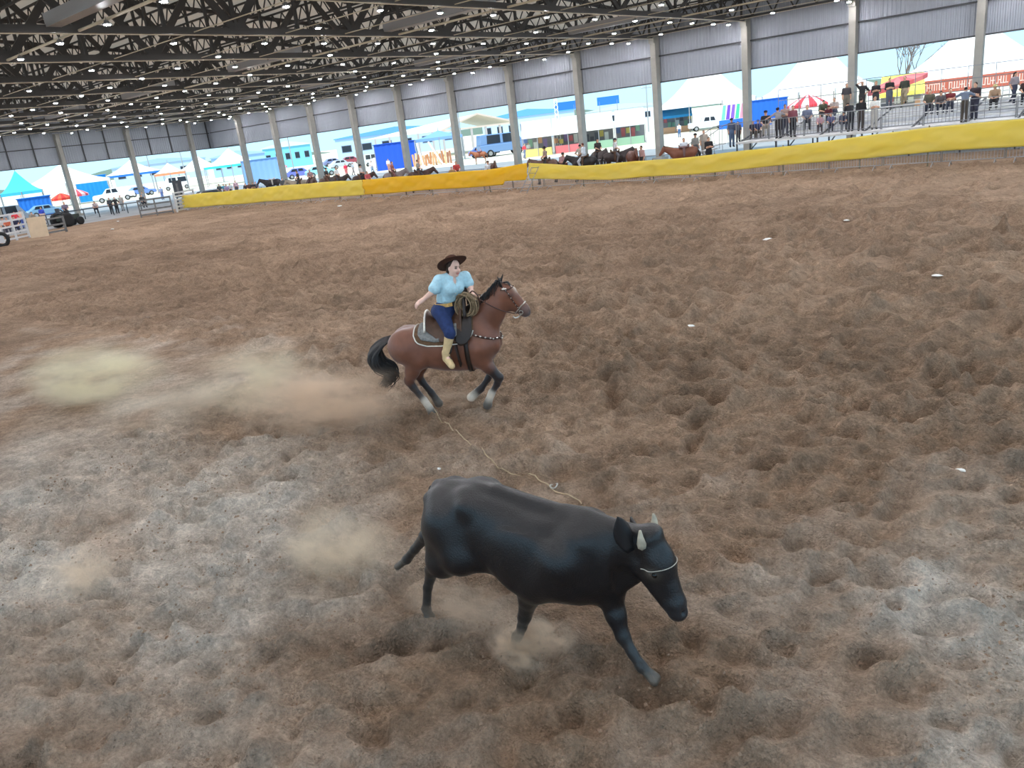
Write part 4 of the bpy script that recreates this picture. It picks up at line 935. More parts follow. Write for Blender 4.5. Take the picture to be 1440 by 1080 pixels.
# market stalls under a long white roof
goods = [(200,110,115),(110,130,180),(224,204,120),(140,176,150),(210,160,125),(150,130,176),(230,230,225),(100,100,110)]
def stall(x, y, rg, w, roofc, label, seed):
    p = bgp(x, y, rg); t = thing('market_stall', label, 'stall', p, face(p), 'market stalls outside'); r = random.Random(seed); h = 2.7
    MB().add([(-w/2,-2.2,h-.15),(w/2,-2.2,h-.15),(w/2,4.5,h+1.5),(-w/2,4.5,h+1.5)], [(0,1,2,3)]).build('roof', cm(roofc), t)
    MB().add([(-w/2,-2.2,h-.15),(w/2,-2.2,h-.15),(w/2,-2.2,h-.5),(-w/2,-2.2,h-.5)], [(0,1,2,3)]).build('valance', cm(roofc), t)
    MB().box((0,3.0,1.3), (w,.1,2.6)).build('back_wall', cm((150,146,150)), t)
    for sx in (-.5,0,.5): MB().tube([(sx*w,-2.1,0),(sx*w,-2.1,h-.15)], .05, 6).build('pole', m_pole_, t)
    MB().box((0,-1.2,.45), (w*.9,.9,.9)).build('counter', cm(goods[r.randrange(8)]), t)
    for i in range(int(w*1.6)):
        MB().box((-w/2+.35+i*.62,r.uniform(1.2,2.6),1.2+r.uniform(-.1,.9)), (.5,.15,r.uniform(.5,1.1))).build('hanging_goods', cm(goods[r.randrange(8)]), t)
stall(757, 212, 100, 3.7, (240,240,238), 'white-roofed stall beside the small ladder column', 1)
stall(800, 208, 101, 3.7, (236,238,236), 'white-roofed stall behind the tan-shirted rider', 2)
stall(843, 203, 102, 3.7, (216,214,208), 'grey-roofed stall behind the dusky horse', 3)
stall(887, 198, 103, 3.7, (206,208,210), 'grey-roofed stall behind the rider in the numbered vest', 4)
stall(950, 176, 128, 5.0, (40,140,205), 'blue-awninged orange stall under the large marquee', 5)
stall(1268, 142, 92, 4.0, (232,214,90), 'yellow-roofed kiosk behind the tan-trousered man', 6)
# painted panel and long red banner
p = bgp(1030, 172, 118); t = thing('painted_screen', 'screen with purple and green stripes beside the blue booth', 'screen', p, face(p))
MB().box((0,0,.6), (3.6,.12,1.2)).build('blue_base', cm((40,110,210)), t); MB().box((0,0,2.2), (3.6,.08,2.0)).build('panel', cm((232,228,236)), t)
for k, c_ in enumerate(((110,200,170),(110,70,190),(130,90,200),(70,190,150),(235,150,170))): MB().add([(-1.5+.62*k,-.06,1.25),(-1.0+.62*k,-.06,1.25),(-.8+.62*k,-.06,3.15),(-1.2+.62*k,-.06,3.15)], [(0,1,2,3)]).build('stripe', cm(c_), t)
p0, p1 = at_range(1286, 123, 96), at_range(1470, 100, 96); mid = (p0+p1)/2; L = np.linalg.norm((p1-p0)[:2]); mid[2] = 0
t = thing('banner', 'long rust-red banner with pale lettering behind the bleachers', 'banner', mid, math.atan2(p1[1]-p0[1], p1[0]-p0[0]))
MB().box((0,0,2.55), (L,.04,1.35)).build('cloth', cm((176,92,74)), t)
lt = MB(); r5 = random.Random(5)
for k in range(46):
    x = -L/2+.5+k*(L-1)/46
    if k % 12 == 11: continue
    lt.box((x,-.03,2.55), (.09,.02,.7)); lt.box((x+.11,-.03,2.55+r5.choice((-.3,0,.3))), (.16,.02,.1))
lt.build('lettering', cm((222,190,180)), t)
for k in range(5): MB().tube([(-L/2+L*k/4,.08,0),(-L/2+L*k/4,.08,3.25)], .05, 6).build('post', m_pole_, t)
# open pavilion with gable roof
p = bgp(676, 205, 150); pv = thing('pavilion', 'open gabled pavilion with a pale roof on posts', 'pavilion', p, face(p)+.15); w2, d2, h2, r2 = 7.0, 20, 4.6, 6.8
MB().add([(-w2,0,h2),(0,0,r2),(-3,d2*1.2,r2),(-w2-14,d2*.2,h2),], [(0,1,2,3)]).build('roof_slope', cm((232,226,216)), pv)
MB().add([(w2,0,h2),(0,0,r2),(-3,d2*1.2,r2),(w2-3,d2*1.2,h2)], [(0,1,2,3)]).build('roof_slope', cm((222,214,204)), pv)
MB().bar((-w2,0,h2), (0,0,r2), .35, .3).build('barge_board', cm((196,180,168)), pv); MB().bar((w2,0,h2), (0,0,r2), .35, .3).build('barge_board', cm((196,180,168)), pv); MB().bar((-w2,0,h2-.1), (w2,0,h2-.1), .3, .3).build('tie_beam', cm((196,180,168)), pv)
for k in range(6): MB().box((-w2+.3+k*(2*w2-.6)/5,.1,h2/2), (.4,.4,h2)).build('post', cm((170,165,165)), pv)
for k in range(5): MB().box((-w2-2.6*k-1.6,.6*k,h2/2), (.35,.35,h2)).build('post', cm((170,165,165)), pv)
# stacked wood and slabs by the blue booth
p = bgp(608, 223, 112); wd = thing('woodpile', 'stack of upright timber slabs under the pale blue awning', 'wood', p, face(p)); r6 = random.Random(6)
for k in range(16): MB().box((-2.6+k*.34,r6.uniform(-.3,.3),.8+r6.uniform(-.2,.2)), (.28,.18,1.6+r6.uniform(-.4,.5)), 0, r6.uniform(-.12,.12)).build('slab', cm(r6.choice([(206,160,120),(186,130,90),(220,180,140),(160,110,84)])), wd)
for (x, y, rg, nm) in ((594,222,110,'white timber post leaning beside the woodpile'),(622,222,110,'white timber post sloping over the woodpile')):
    p = bgp(x, y, rg); o = MB().bar((0,0,0), (-1.6 if x > 600 else -.5,0,3.2), .22).build('leaning_post', m_canv, None); o.location = p; o.rotation_euler = (0,0,face(p)); tag(o, nm, 'post')
# blue-walled buildings and hoardings farther off
def block(x, y, rg, w, d, h, wall, roof, label, win=4):
    p = bgp(x, y, rg); t = thing('building', label, 'building', p, face(p), 'buildings behind the fairground')
    MB().box((0,d/2,h/2), (w,d,h)).build('wall', cm(wall), t)
    MB().prism([(-w/2-.3,h),(w/2+.3,h),(w/2+.3,h+.25),(0,h+h*.28),(-w/2-.3,h+.25)], -.4, d+.4).build('roof', cm(roof), t)
    for k in range(win):
        f = MB().box((-w/2+w*(k+.5)/win,-.03,h*.55), (w/win*.5,.08,h*.32)).build('window', cm((120,130,150)), t)
        MB().box((-w/2+w*(k+.5)/win,-.08,h*.55), (w/win*.44,.04,h*.27)).build('pane', m_glass, f)
block(745, 190, 210, 24, 10, 6.0, (176,206,232), (90,155,222), 'long pale blue hall with a bright blue roof', 8)
block(880, 172, 235, 22, 10, 5.0, (215,225,230), (180,190,200), 'long pale hall with a grey roof behind the stalls', 7)
block(560, 210, 230, 34, 12, 6.0, (170,200,232), (90,150,218), 'blue warehouse behind the royal blue booth', 6)
block(232, 262, 300, 30, 12, 6.0, (176,198,222), (150,178,210), 'blue-grey warehouse behind the white tents', 6)
block(340, 244, 230, 14, 8, 5.0, (150,185,225), (150,180,215), 'light blue low building beside the turquoise-edged tent', 5)
block(408, 235, 250, 14, 8, 6.0, (120,200,220), (200,215,225), 'aqua low building behind the parked cars', 5)
for (x, y, rg, w, h, z, nm) in ((797,176,170,4.5,1.6,6.6,'blue hoarding on posts beside the lattice mast'),(857,168,170,4.5,1.6,6.6,'blue hoarding on posts above the stalls')):
    p = bgp(x, y, rg); t = thing('hoarding', nm, 'hoarding', p, face(p)); MB().box((0,0,z), (w,.15,h)).build('panel', m_blue, t)
    for s_ in (-1,1): MB().tube([(s_*w*.4,0,0),(s_*w*.4,0,z)], .09, 6).build('post', m_pole_, t)
# masts and poles
def mast(x, y, rg, h, label, lattice=False):
    p = bgp(x, y, rg); t = thing('utility_pole', label, 'pole', p, face(p), 'poles outside')
    if lattice:
        for (sx, sy) in ((-.25,-.25),(.25,-.25),(.25,.25),(-.25,.25)): MB().tube([(sx,sy,0),(sx*.6,sy*.6,h)], .045, 5).build('corner_tube', m_canv, t)
        lb = MB()
        for k in range(14): lb.tube([(-.25,-.25,h*k/14),(.25,-.25,h*(k+1)/14)], .03, 4); lb.tube([(.25,-.25,h*k/14),(-.25,-.25,h*(k+1)/14)], .03, 4)
        lb.build('lattice', m_canv, t)
    else:
        MB().tube([(0,0,0),(0,0,h)], .13, 7, r1=.09).build('shaft', m_pole_, t); MB().box((0,0,h-.4), (1.8,.12,.14)).build('crossarm', m_pole_, t)
        for sx in (-.75,0,.75): MB().tube([(sx,0,h-.33),(sx,0,h-.1)], .05, 5).build('insulator', m_canv, t)
mast(787, 206, 104, 8.5, 'white lattice mast between the white-roofed stalls', True)
for (x, y, rg, h, nm) in ((262,252,200,10,'plain pole behind the white pagoda tent'),(216,258,190,11,'tall pole behind the orange-edged tent'),(412,232,170,9,'plain pole behind the turquoise car'),(508,222,160,10,'plain pole beside the white van'),(650,205,138,8.5,'plain pole beside the pavilion'),(912,180,150,8,'plain pole behind the grey-roofed stall')): mast(x, y, rg, h, nm)
# bare tree
p = bgp(1272, 150, 135); tr_ = thing('bare_tree', 'leafless tree behind the tilted red parasol', 'tree', p, 0); m_bark = cm((120,105,98)); r7 = random.Random(9)
tw = MB()
def grow(a, d, L, r, lev):
    b = a+d*L; tw.tube([a, a+d*L*.5+Vector((r7.gauss(0,.03*L),r7.gauss(0,.03*L),0)), b], r, 5, r1=r*.6)
    if lev == 0: return
    for _ in range(3 if lev > 1 else 4):
        nd = (d+Vector((r7.gauss(0,.42),r7.gauss(0,.42),r7.gauss(.08,.25)))).normalized(); grow(b, nd, L*r7.uniform(.6,.85), r*.58, lev-1)
for k in range(5): grow(Vector((0,0,1.8)), Vector((r7.gauss(0,.35),r7.gauss(0,.35),1)).normalized(), 3.0, .13, 4)
tw.build('branches', m_bark, tr_); MB().tube([(0,0,0),(0,0,1.9)], .32, 8, r1=.26).build('trunk', m_bark, tr_)
# distant low hills
hl_ = MB(); G_ = np.zeros((90, 6, 3))
for i in range(90):
    a = math.radians(70+110*i/89); hgt_ = 9+6*math.sin(i*.31)+4*math.sin(i*.83+1)+3*math.sin(i*.17)
    for j in range(6): rr0 = 900+60*j; G_[i, j] = (rr0*math.cos(a), rr0*math.sin(a), max(0, hgt_)*math.sin(math.pi*min(1, j/5)*.9+.02)-.5)
o = hl_.grid(G_).build('hills', cm((98,112,92)), None, True); o['kind'] = 'structure'
# ------------------------------------------------------------------ animals and rider
def frame(hd, c, s0):
    """animal frame: x forward, y toward its right side (lateral), z up -> root empty location and rotation"""
    a = math.radians(hd); F = np.array([math.cos(a), math.sin(a), 0]); R = np.array([math.sin(a), -math.cos(a), 0])
    return F*s0+R*c, a
def mirror(prims):      # local y in the tables is the animal's right; Blender's +y would be its left
    out = []
    for p in prims:
        q = list(p)
        if q[0] == 'c':
            q[1] = q[1]*[1,-1,1]; q[2] = q[2]*[1,-1,1]
            if q[7] is not None: q[7] = q[7]*[1,-1,1]
        elif q[0] in ('e','x'):
            q[1] = q[1]*[1,-1,1]
            if q[3] is not None:
                r = np.array(q[3]); r = np.diag([1.0,-1,1])@r; q[3] = r
        out.append(tuple(q))
    return out
def fl(p): return (p[0], -p[1], p[2])
def chain(pts, rad, col, k=None):
    return [C(pts[i], pts[i+1], rad[i], rad[i+1], col, k) for i in range(len(pts)-1)]
def spline(pts, n=8):
    P = [np.array(p, float) for p in pts]; P = [2*P[0]-P[1]]+P+[2*P[-1]-P[-2]]; out = []
    for i in range(1, len(P)-2):
        for j in range(n):
            t = j/n; a, b, c, d = P[i-1], P[i], P[i+1], P[i+2]
            out.append(0.5*((2*b)+(c-a)*t+(2*a-5*b+4*c-d)*t*t+(3*b-a-3*c+d)*t**3))
    out.append(P[-2]); return out
def rotm(ax, up):
    a = np.array(ax, float); a /= np.linalg.norm(a); u = np.array(up, float); b = np.cross(u, a); b /= np.linalg.norm(b); c = np.cross(a, b)
    return np.stack([a, b, c], 1)
def snap(prims, p, off, it=12):
    """move a point to the surface level off of the solid"""
    p = np.array(p, float)
    for _ in range(it):
        h = 0.004; q = np.array([p, p+[h,0,0], p+[0,h,0], p+[0,0,h]]); d = sdf_eval(prims, q)
        g = (d[1:]-d[0])/h; gn = g@g
        if gn < 1e-6: break
        p = p-g/gn*(d[0]-off)*0.8
    return p

# ---- black steer
def cfoot(fet, toe):
    fet = np.array(fet, float); toe = np.array(toe, float); mid_ = fet+(toe-fet)*.45; out = [C(fet, mid_, .040, .032, 4, .02)]
    for q in (1, -1): out += [C(mid_+[0,.014*q,0], toe+[0,.022*q,0], .028, .034, 3, .008), E(fet+[-.035,.016*q,-.01], (.014,.011,.018), 3, .008)]
    return out
cow_loc, cow_rz = frame(8, -4.13, -3.0)
cb0, cb1, cb2, cb3, cb4 = 0, 1, 2, 3, 4   # coat, muzzle, eye ring, hoof, dusty shank
cowc = {0: (0.0085, 0.0085, 0.0105), 1: (0.02, 0.02, 0.023), 2: (0.10, 0.085, 0.07), 3: (0.12, 0.10, 0.08), 4: (0.03, 0.028, 0.028)}
cow = [LOFT([(-.57,1.16,.90,.10),(-.52,1.23,.80,.17),(-.44,1.275,.72,.215),(-.30,1.29,.68,.25),(-.10,1.295,.62,.25),(.05,1.285,.585,.255),(.20,1.25,.545,.275),(.38,1.215,.515,.28),(.55,1.205,.50,.265),(.70,1.195,.50,.235),(.84,1.16,.55,.195),(.96,1.10,.66,.14)], 0, 0.05, 2.25)]
# hip bones, pins, shoulder blades, spine ridge
cow += [C((-.16,.10,1.225), (-.13,.168,1.20), .05, .048, 0, .12), C((-.16,-.10,1.225), (-.13,-.168,1.20), .05, .048, 0, .12), C((-.40,.09,1.21), (-.53,.10,1.17), .05, .035, 0, .08), C((-.40,-.09,1.21), (-.53,-.10,1.17), .05, .035, 0, .08)]
cow += [C((-.5,0,1.235), (.05,0,1.265), .045, .045, 0, .05), C((.05,0,1.265), (.75,0,1.165), .045, .05, 0, .05)]
for sd_ in (1, -1):
    cow += [C((.74,.12*sd_,1.06), (.62,.155*sd_,.74), .10, .125, 0, .10), E((.35,.215*sd_,.83), (.24,.055,.25), 0, .10)]
# neck, dewlap
cow += [C((.72,0,.98), (1.10,0,1.02), .215, .135, 0, .08, (0,1,0), .68), C((.92,0,.72), (1.12,0,.86), .11, .08, 0, .06, (0,1,0), .55), C((.60,0,1.14), (1.08,0,1.12), .07, .055, 0, .07)]
# head: poll, forehead, cheeks, muzzle  (turned a little to its right)
hd = lambda s, l, z: (s+.03, l+(1.18-z)*0.10, z)
cow += [C(hd(1.17,0,1.10), hd(1.25,0,.95), .105, .10, 0, .05), C(hd(1.24,0,.98), hd(1.35,0,.70), .095, .066, 0, .05), C(hd(1.13,0,.93), hd(1.29,0,.70), .085, .058, 0, .05), C(hd(1.345,0,.69), hd(1.365,0,.635), .074, .070, 1, .03), E(hd(1.20,0,1.15), (.06,.09,.05), 0, .04)]
cow += [E(hd(1.235,.085,.925), (.042,.028,.034), 2, .015), E(hd(1.235,-.085,.925), (.042,.028,.034), 2, .015)]
cow += [E(hd(1.415,.035,.655), (.014,.016,.018), 1, .01, cut=True), E(hd(1.415,-.035,.655), (.014,.016,.018), 1, .01, cut=True)]
# legs
cow += chain([(-.34,.13,1.03),(-.22,.18,.78)], [.19,.15], 0, .08)+chain([(-.24,.17,.80),(-.44,.15,.66),(-.60,.11,.53)], [.15,.115,.060], 0, .05)+chain([(-.60,.11,.53),(-.69,.10,.34),(-.745,.10,.12)], [.054,.036,.036], 4, .025)+cfoot((-.745,.10,.13), (-.725,.10,.035))
cow += [C((-.42,.14,.95), (-.46,.15,.72), .14, .10, 0, .08), C((-.42,-.13,.95), (-.46,-.14,.74), .14, .10, 0, .08)]
cow += chain([(-.36,-.12,1.0),(-.40,-.16,.78),(-.62,-.15,.73),(-.81,-.12,.67)], [.18,.14,.10,.056], 0, .06)+chain([(-.81,-.12,.67),(-.96,-.12,.51),(-1.07,-.12,.39)], [.054,.038,.04], 4, .025)+cfoot((-1.07,-.12,.39), (-1.17,-.12,.31))
cow += chain([(.62,.17,.92),(.40,.17,.66)], [.17,.11], 0, .07)+chain([(.40,.17,.66),(.30,.14,.52),(.225,.12,.32)], [.10,.075,.05], 0, .04)+chain([(.225,.12,.32),(.19,.12,.22),(.135,.12,.11)], [.05,.036,.04], 4, .025)+cfoot((.135,.12,.13), (.10,.12,.035))
cow += chain([(.72,-.11,.88),(.86,-.03,.62)], [.16,.11], 0, .07)+chain([(.86,-.03,.62),(.92,.01,.45),(.975,.04,.31)], [.10,.07,.05], 0, .04)+chain([(.975,.04,.31),(1.05,.06,.20),(1.115,.07,.11)], [.05,.036,.04], 4, .025)+cfoot((1.115,.07,.12), (1.21,.07,.035))
# skin folds behind the elbow, flank fold
for i in range(4): cow += [C((.335-.03*i,.268-.008*i,.82-.03*i), (.265-.03*i,.245,.68), .013, .009, 0, .012)]
cow += [C((-.20,.19,.84), (-.06,.17,.74), .06, .04, 0, .08)]
cow = mirror(cow)
Vv, Qq, cc, _ = sdf_mesh(cow, 0.0125, 0.03, cowc, tau=.012, relax=2)
m_cow = mat('steer_coat', (20,20,24), 0.36, var=0.25, scale=14, bump=0.2, bscale=90, spec=0.5, attr='Col')
steer = thing('steer', 'black horned steer running across the dirt in front of the rider', 'cow', cow_loc, cow_rz)
link(bpy.data.objects.new('body', mesh_from('steer_body', Vv, Qq, cc, [m_cow])), steer)
m_horn = mat('horn', (176,168,150), 0.5, var=0.2, scale=25); m_black = mat('black_coat', (24,24,28), 0.5, var=.2, scale=20); m_eye = mat('dark_eye', (14,12,12), 0.12)
for sd_ in (1, -1):
    pts = [fl(hd(1.165,.075*sd_,1.105)), fl(hd(1.17,.105*sd_,1.13)), fl(hd(1.17,.12*sd_,1.175)), fl(hd(1.165,.115*sd_,1.225))]
    MB().tube(spline(pts, 5), [.038*(1-i/16)**0.8+.004 for i in range(16)], 8).build('horn', m_horn, steer, True)
    # ear: cupped leaf shape
    b0 = np.array(fl(hd(1.10,.10*sd_,1.06))); tip = np.array(fl(hd(1.04,.175,1.325) if sd_ > 0 else hd(.97,-.20,1.13)));
    ax = tip-b0; upv = np.array([-0.9,0.55*sd_,0.1]); w = np.cross(ax, upv); w /= np.linalg.norm(w); nrm = np.cross(w, ax); nrm /= np.linalg.norm(nrm)
    P = np.zeros((9, 7, 3))
    for i in range(9):
        t = i/8; wd = .068*math.sin(math.pi*min(1, t*0.86+0.13))**0.8
        for j in range(7):
            u = (j-3)/3; P[i, j] = b0+ax*t+w*wd*u+nrm*(.035*(u*u)*math.sin(math.pi*t)-.0)
    e = MB().grid(P).build('ear', m_black, steer, True); md = e.modifiers.new('s', 'SOLIDIFY'); md.thickness = .012
    MB().lathe([(.001,-.02),(.014,-.014),(.02,0),(.014,.014),(.001,.02)], fl(hd(1.252,.104*sd_,.925)), 10).build('eye', m_eye, steer, True)
# tail hanging behind the far thigh
tp = spline([(-.56,.0,1.20),(-.61,.03,1.10),(-.61,.07,.90),(-.60,.08,.72),(-.585,.09,.60)], 6)
MB().tube(tp, [.028-.016*i/(len(tp)-1) for i in range(len(tp))], 7).build('tail', m_black, steer, True)
# thin cord tied round the head
rp = []
for i in range(28):
    a = math.radians(-118+236*i/27); p = (1.245+.135*math.cos(a), .145*math.sin(a)-(1.18-.98)*0.10, .955+.02*math.cos(a))
    rp.append(snap(cow, p, .006, 5))
m_cord = mat('white_cord', (170,166,156), 0.7); m_rope = mat('pale_rope', (185,165,135), 0.85)
MB().tube(rp, .0035, 5).build('head_cord', m_cord, steer)

# ---- bay horse
hs_loc, hs_rz = frame(32, -10.0887, -2.8012)
HB, HD, HW, HM, HH = 0, 1, 2, 3, 4
hc = {0: lin((118,74,56))[:3], 1: lin((44,36,36))[:3], 2: lin((225,212,195))[:3], 3: lin((92,84,84))[:3], 4: lin((90,84,78))[:3], 5: lin((30,25,25))[:3]}
hrs = [LOFT([(-.52,1.10,.98,.08),(-.49,1.16,.90,.14),(-.41,1.235,.83,.205),(-.28,1.285,.78,.25),(-.12,1.305,.74,.27),(.06,1.30,.69,.265),(.25,1.30,.645,.28),(.45,1.32,.625,.275),(.60,1.375,.62,.255),(.72,1.40,.63,.235),(.85,1.36,.67,.21),(.96,1.24,.77,.165),(1.02,1.14,.88,.12)], 0, .05, 2.2)]
for sd_ in (1, -1):
    hrs += [E((-.25,.14*sd_,1.10), (.22,.13,.19), 0, .09), E((.80,.155*sd_,1.0), (.17,.09,.22), 0, .08), E((.97,.09*sd_,.98), (.10,.085,.14), 0, .06)]
hrs += [C((.80,0,1.20), (1.00,0,1.46), .255, .185, 0, .09, (0,1,0), .62), C((1.00,0,1.46), (1.15,0,1.635), .185, .135, 0, .06, (0,1,0), .62)]
hrs += [C((.70,0,1.42), (.92,0,1.63), .035, .04, 5, .03), C((.92,0,1.63), (1.16,0,1.79), .04, .035, 5, .03)]
hl = lambda s, l, z: (s, l-(1.75-z)*0.05, z)
hrs += [E(hl(1.20,0,1.66), (.128,.096,.122), 0, .05), E(hl(1.205,.0,1.545), (.142,.082,.130), 0, .05), C(hl(1.27,0,1.63), hl(1.44,0,1.41), .098, .068, 0, .05, (0,1,0), .82), C(hl(1.22,0,1.53), hl(1.41,0,1.37), .080, .048, 0, .05, (0,1,0), .75), C(hl(1.43,0,1.415), hl(1.462,0,1.365), .070, .062, 3, .03, (0,1,0), .9), C(hl(1.415,0,1.36), hl(1.44,0,1.335), .038, .034, 3, .02)]
hrs += [E(hl(1.285,.068,1.63), (.028,.018,.022), 5, .015), E(hl(1.285,-.068,1.63), (.028,.018,.022), 5, .015), E(hl(1.325,0,1.685), (.035,.022,.045), 2, .02)]
hrs += [E(hl(1.505,.034,1.375), (.014,.012,.018), 3, .01, cut=True), E(hl(1.505,-.034,1.375), (.014,.012,.018), 3, .01, cut=True)]
# legs
hrs += chain([(-.24,.13,1.02),(-.10,.17,.86)], [0.2060,0.1339], 0, .09)+chain([(-.12,.165,.86),(-.20,.15,.70),(-.275,.14,.56)], [0.1288,0.0952,0.0634], 0, .05)+[C((-.275,.14,.56), (-.225,.14,.46), 0.0634, 0.0512, 1, .03), C((-.30,.14,.60), (-.275,.14,.54), 0.0366, 0.0366, 1, .02)]+chain([(-.225,.14,.46),(-.12,.14,.29)], [0.0488,0.0439], 1, .03)+chain([(-.10,.14,.26),(-.045,.14,.15)], [0.0537,0.0512], 2, .02)+[C((-.04,.14,.13), (-.005,.14,.05), 0.0537, 0.0683, 4, .015)]
hrs += chain([(-.20,-.13,1.0),(-.06,-.16,.84)], [0.1854,0.1236], 0, .09)+chain([(-.06,-.15,.84),(-.15,-.13,.68),(-.20,-.12,.55)], [0.1133,0.0840,0.0610], 0, .05)+chain([(-.20,-.12,.55),(-.16,-.12,.45),(-.06,-.12,.29)], [0.0586,0.0464,0.0464], 1, .03)+[C((-.06,-.12,.29), (-.01,-.12,.20), 0.0488, 0.0488, 1, .02), C((-.005,-.12,.18), (.03,-.12,.11), 0.0537, 0.0659, 4, .015)]
hrs += chain([(.80,.15,.96),(.78,.15,.80)], [0.1545,0.1030], 0, .08)+[C((.78,.15,.80), (.88,.14,.67), 0.1098, 0.0840, 0, .05), C((.88,.14,.67), (1.0,.13,.515), 0.0806, 0.0647, 1, .04)]+chain([(1.0,.13,.515),(.965,.13,.42),(.885,.12,.315)], [0.0610,0.0439,0.0439], 1, .03)+[C((.87,.12,.295), (.825,.12,.205), 0.0561, 0.0512, 2, .02), C((.815,.12,.19), (.79,.12,.12), 0.0537, 0.0659, 4, .015)]
hrs += chain([(.80,-.14,.94),(.79,-.13,.78)], [0.1442,0.1064], 0, .08)+[C((.79,-.13,.78), (.87,-.12,.545), 0.1008, 0.0610, 1, .05)]+chain([(.87,-.12,.545),(.80,-.11,.43),(.69,-.10,.30)], [0.0610,0.0439,0.0451], 1, .03)+[C((.68,-.10,.29), (.60,-.10,.235), 0.0561, 0.0537, 1, .02), C((.59,-.10,.225), (.525,-.10,.175), 0.0561, 0.0659, 2, .015)]
hrs = mirror(hrs)
Vv, Qq, cc, _ = sdf_mesh(hrs, 0.0135, 0.03, hc, tau=.012, relax=2)
m_horse = mat('bay_coat', (130,80,58), 0.38, var=0.2, scale=5, bump=0.12, bscale=120, spec=0.4, attr='Col', sheen=0.2)
horse = thing('horse', 'galloping bay horse with black mane and white socks under the rider', 'horse', hs_loc, hs_rz)
link(bpy.data.objects.new('body', mesh_from('horse_body', Vv, Qq, cc, [m_horse])), horse)
m_hair = mat('black_hair', (22,20,22), 0.5, var=.3, scale=30); m_leather = mat('brown_leather', (84,58,42), 0.55, var=.2, scale=12, bump=.2)
m_dkleather = mat('dark_leather', (44,34,30), 0.5, var=.2, scale=12); m_fleece = mat('grey_fleece', (138,138,136), 0.95, var=.25, scale=30, bump=.8, bscale=80)
m_metal = mat('bright_metal', (215,212,205), 0.3, metal=0.85); m_pad = mat('brown_saddle_pad', (104,78,56), 0.9, var=.25, scale=18, bump=.5)
m_white = mat('white_trim', (220,215,205), 0.7)
rr_ = random.Random(3)
# tail: swept back, thick with loose strands
core = spline([(-.49,0,1.16),(-.62,.02,1.10),(-.73,.03,.98),(-.70,.04,.82),(-.56,.05,.72),(-.55,.05,.60),(-.68,.05,.50)], 6)
crad = np.interp(np.linspace(0, 1, len(core)), [0,.15,.4,.65,.85,1], [.035,.07,.13,.11,.08,.03])
tm = MB()
for kx in range(230):
    a = rr_.random()*6.283; q = math.sqrt(rr_.random()); e0 = 0.75+0.3*rr_.random(); n = int(len(core)*min(1, e0)); pts = []
    jx, jz = rr_.gauss(0, .035), rr_.gauss(0, .035)
    for i in range(n):
        t = i/(len(core)-1); p = core[i]; r = crad[i]*q
        pts.append(fl((p[0]+r*math.cos(a)*0.9+jx*t*t*1.3, p[1]+r*math.sin(a)*.8, p[2]+r*math.cos(a+1.3)*.8+jz*t*t)))
    tm.tube(pts, [.0125*(1-0.75*i/max(1, n-1)) for i in range(n)], 4)
tm.build('tail', m_hair, horse, True)
mm = MB()
for kx in range(110):
    t = rr_.random(); b0 = np.array([.68+.50*t, 0, 1.445+.375*t+.01*math.sin(t*9)]); sd_ = 1 if rr_.random() < .35 else -1
    L = .10+.08*rr_.random(); p0 = b0+[0,.012*sd_,0.02]; p1 = p0+[-.03+rr_.gauss(0,.015), .05*sd_, -.01+.02*rr_.random()]; p2 = p1+[-.04-.03*rr_.random(), .035*sd_, -L]
    mm.tube([fl(p) for p in spline([p0, p1, p2], 4)], [.012-.001*i for i in range(9)], 4)
for kx in range(14):   # forelock
    p0 = np.array([1.20,0,1.80]); mm.tube([fl(p) for p in spline([p0, p0+[.06,rr_.gauss(0,.02),.0], p0+[.10,rr_.gauss(0,.03),-.07]], 4)], [.010-.0009*i for i in range(9)], 4)
mm.build('mane', m_hair, horse, True)
for sd_ in (1, -1):   # ears
    b0 = np.array(fl((1.16,.05*sd_,1.755))); tip = np.array(fl((1.15 if sd_ > 0 else 1.20,.075*sd_,1.90))); P = np.zeros((8, 7, 3)); ax = tip-b0
    w = np.array([.3,-1.0*sd_,0]); w /= np.linalg.norm(w); nr = np.cross(ax, w); nr /= np.linalg.norm(nr)
    for i in range(8):
        t = i/7; wd = .036*math.sin(math.pi*(0.25+0.75*t))**.8 if t < 1 else .001
        for j in range(7):
            u = (j-3)/3; P[i, j] = b0+ax*t+w*wd*u+nr*.028*(u*u)*(1-t)
    e = MB().grid(P).build('ear', m_hair, horse, True); md = e.modifiers.new('s', 'SOLIDIFY'); md.thickness = .01
    MB().lathe([(.001,-.016),(.012,-.011),(.016,0),(.012,.011),(.001,.016)], fl(hl(1.288,.076*sd_,1.63)), 10).build('eye', m_eye, horse, True)

# ---- tack: draped pad, saddle, girth, breast collar, bridle
def drape(sg, thg0, off, zc=1.02, lim=None):
    P = np.zeros((len(sg), len(thg0), 3))
    for i, s in enumerate(sg):
        thg = thg0 if lim is None else thg0*float(np.interp(s, *zip(*lim)))
        dirs = np.stack([np.zeros(len(thg)), np.sin(thg), np.cos(thg)], 1); t = np.full(len(thg), .05)
        o0 = np.array([s, 0, zc])
        for _ in range(40):
            d = sdf_eval(hrs, o0+dirs*t[:, None]); o_ = off(s, thg) if callable(off) else off
            t = t-(d-o_)*0.7
            t = np.clip(t, .02, .8)
        P[i] = o0+dirs*t[:, None]
    return P
sadd = thing('saddle', 'worn brown leather saddle with grey fleece strapped on the bay horse', 'saddle', hs_loc, hs_rz)
P = drape(np.linspace(-.08,.75,32), np.linspace(-1,1,41), .014, lim=[(-.08,.85),(-.06,1.06),(-.02,1.22),(.1,1.36),(.3,1.40),(.53,1.36),(.68,1.16),(.73,.98),(.75,.8)])
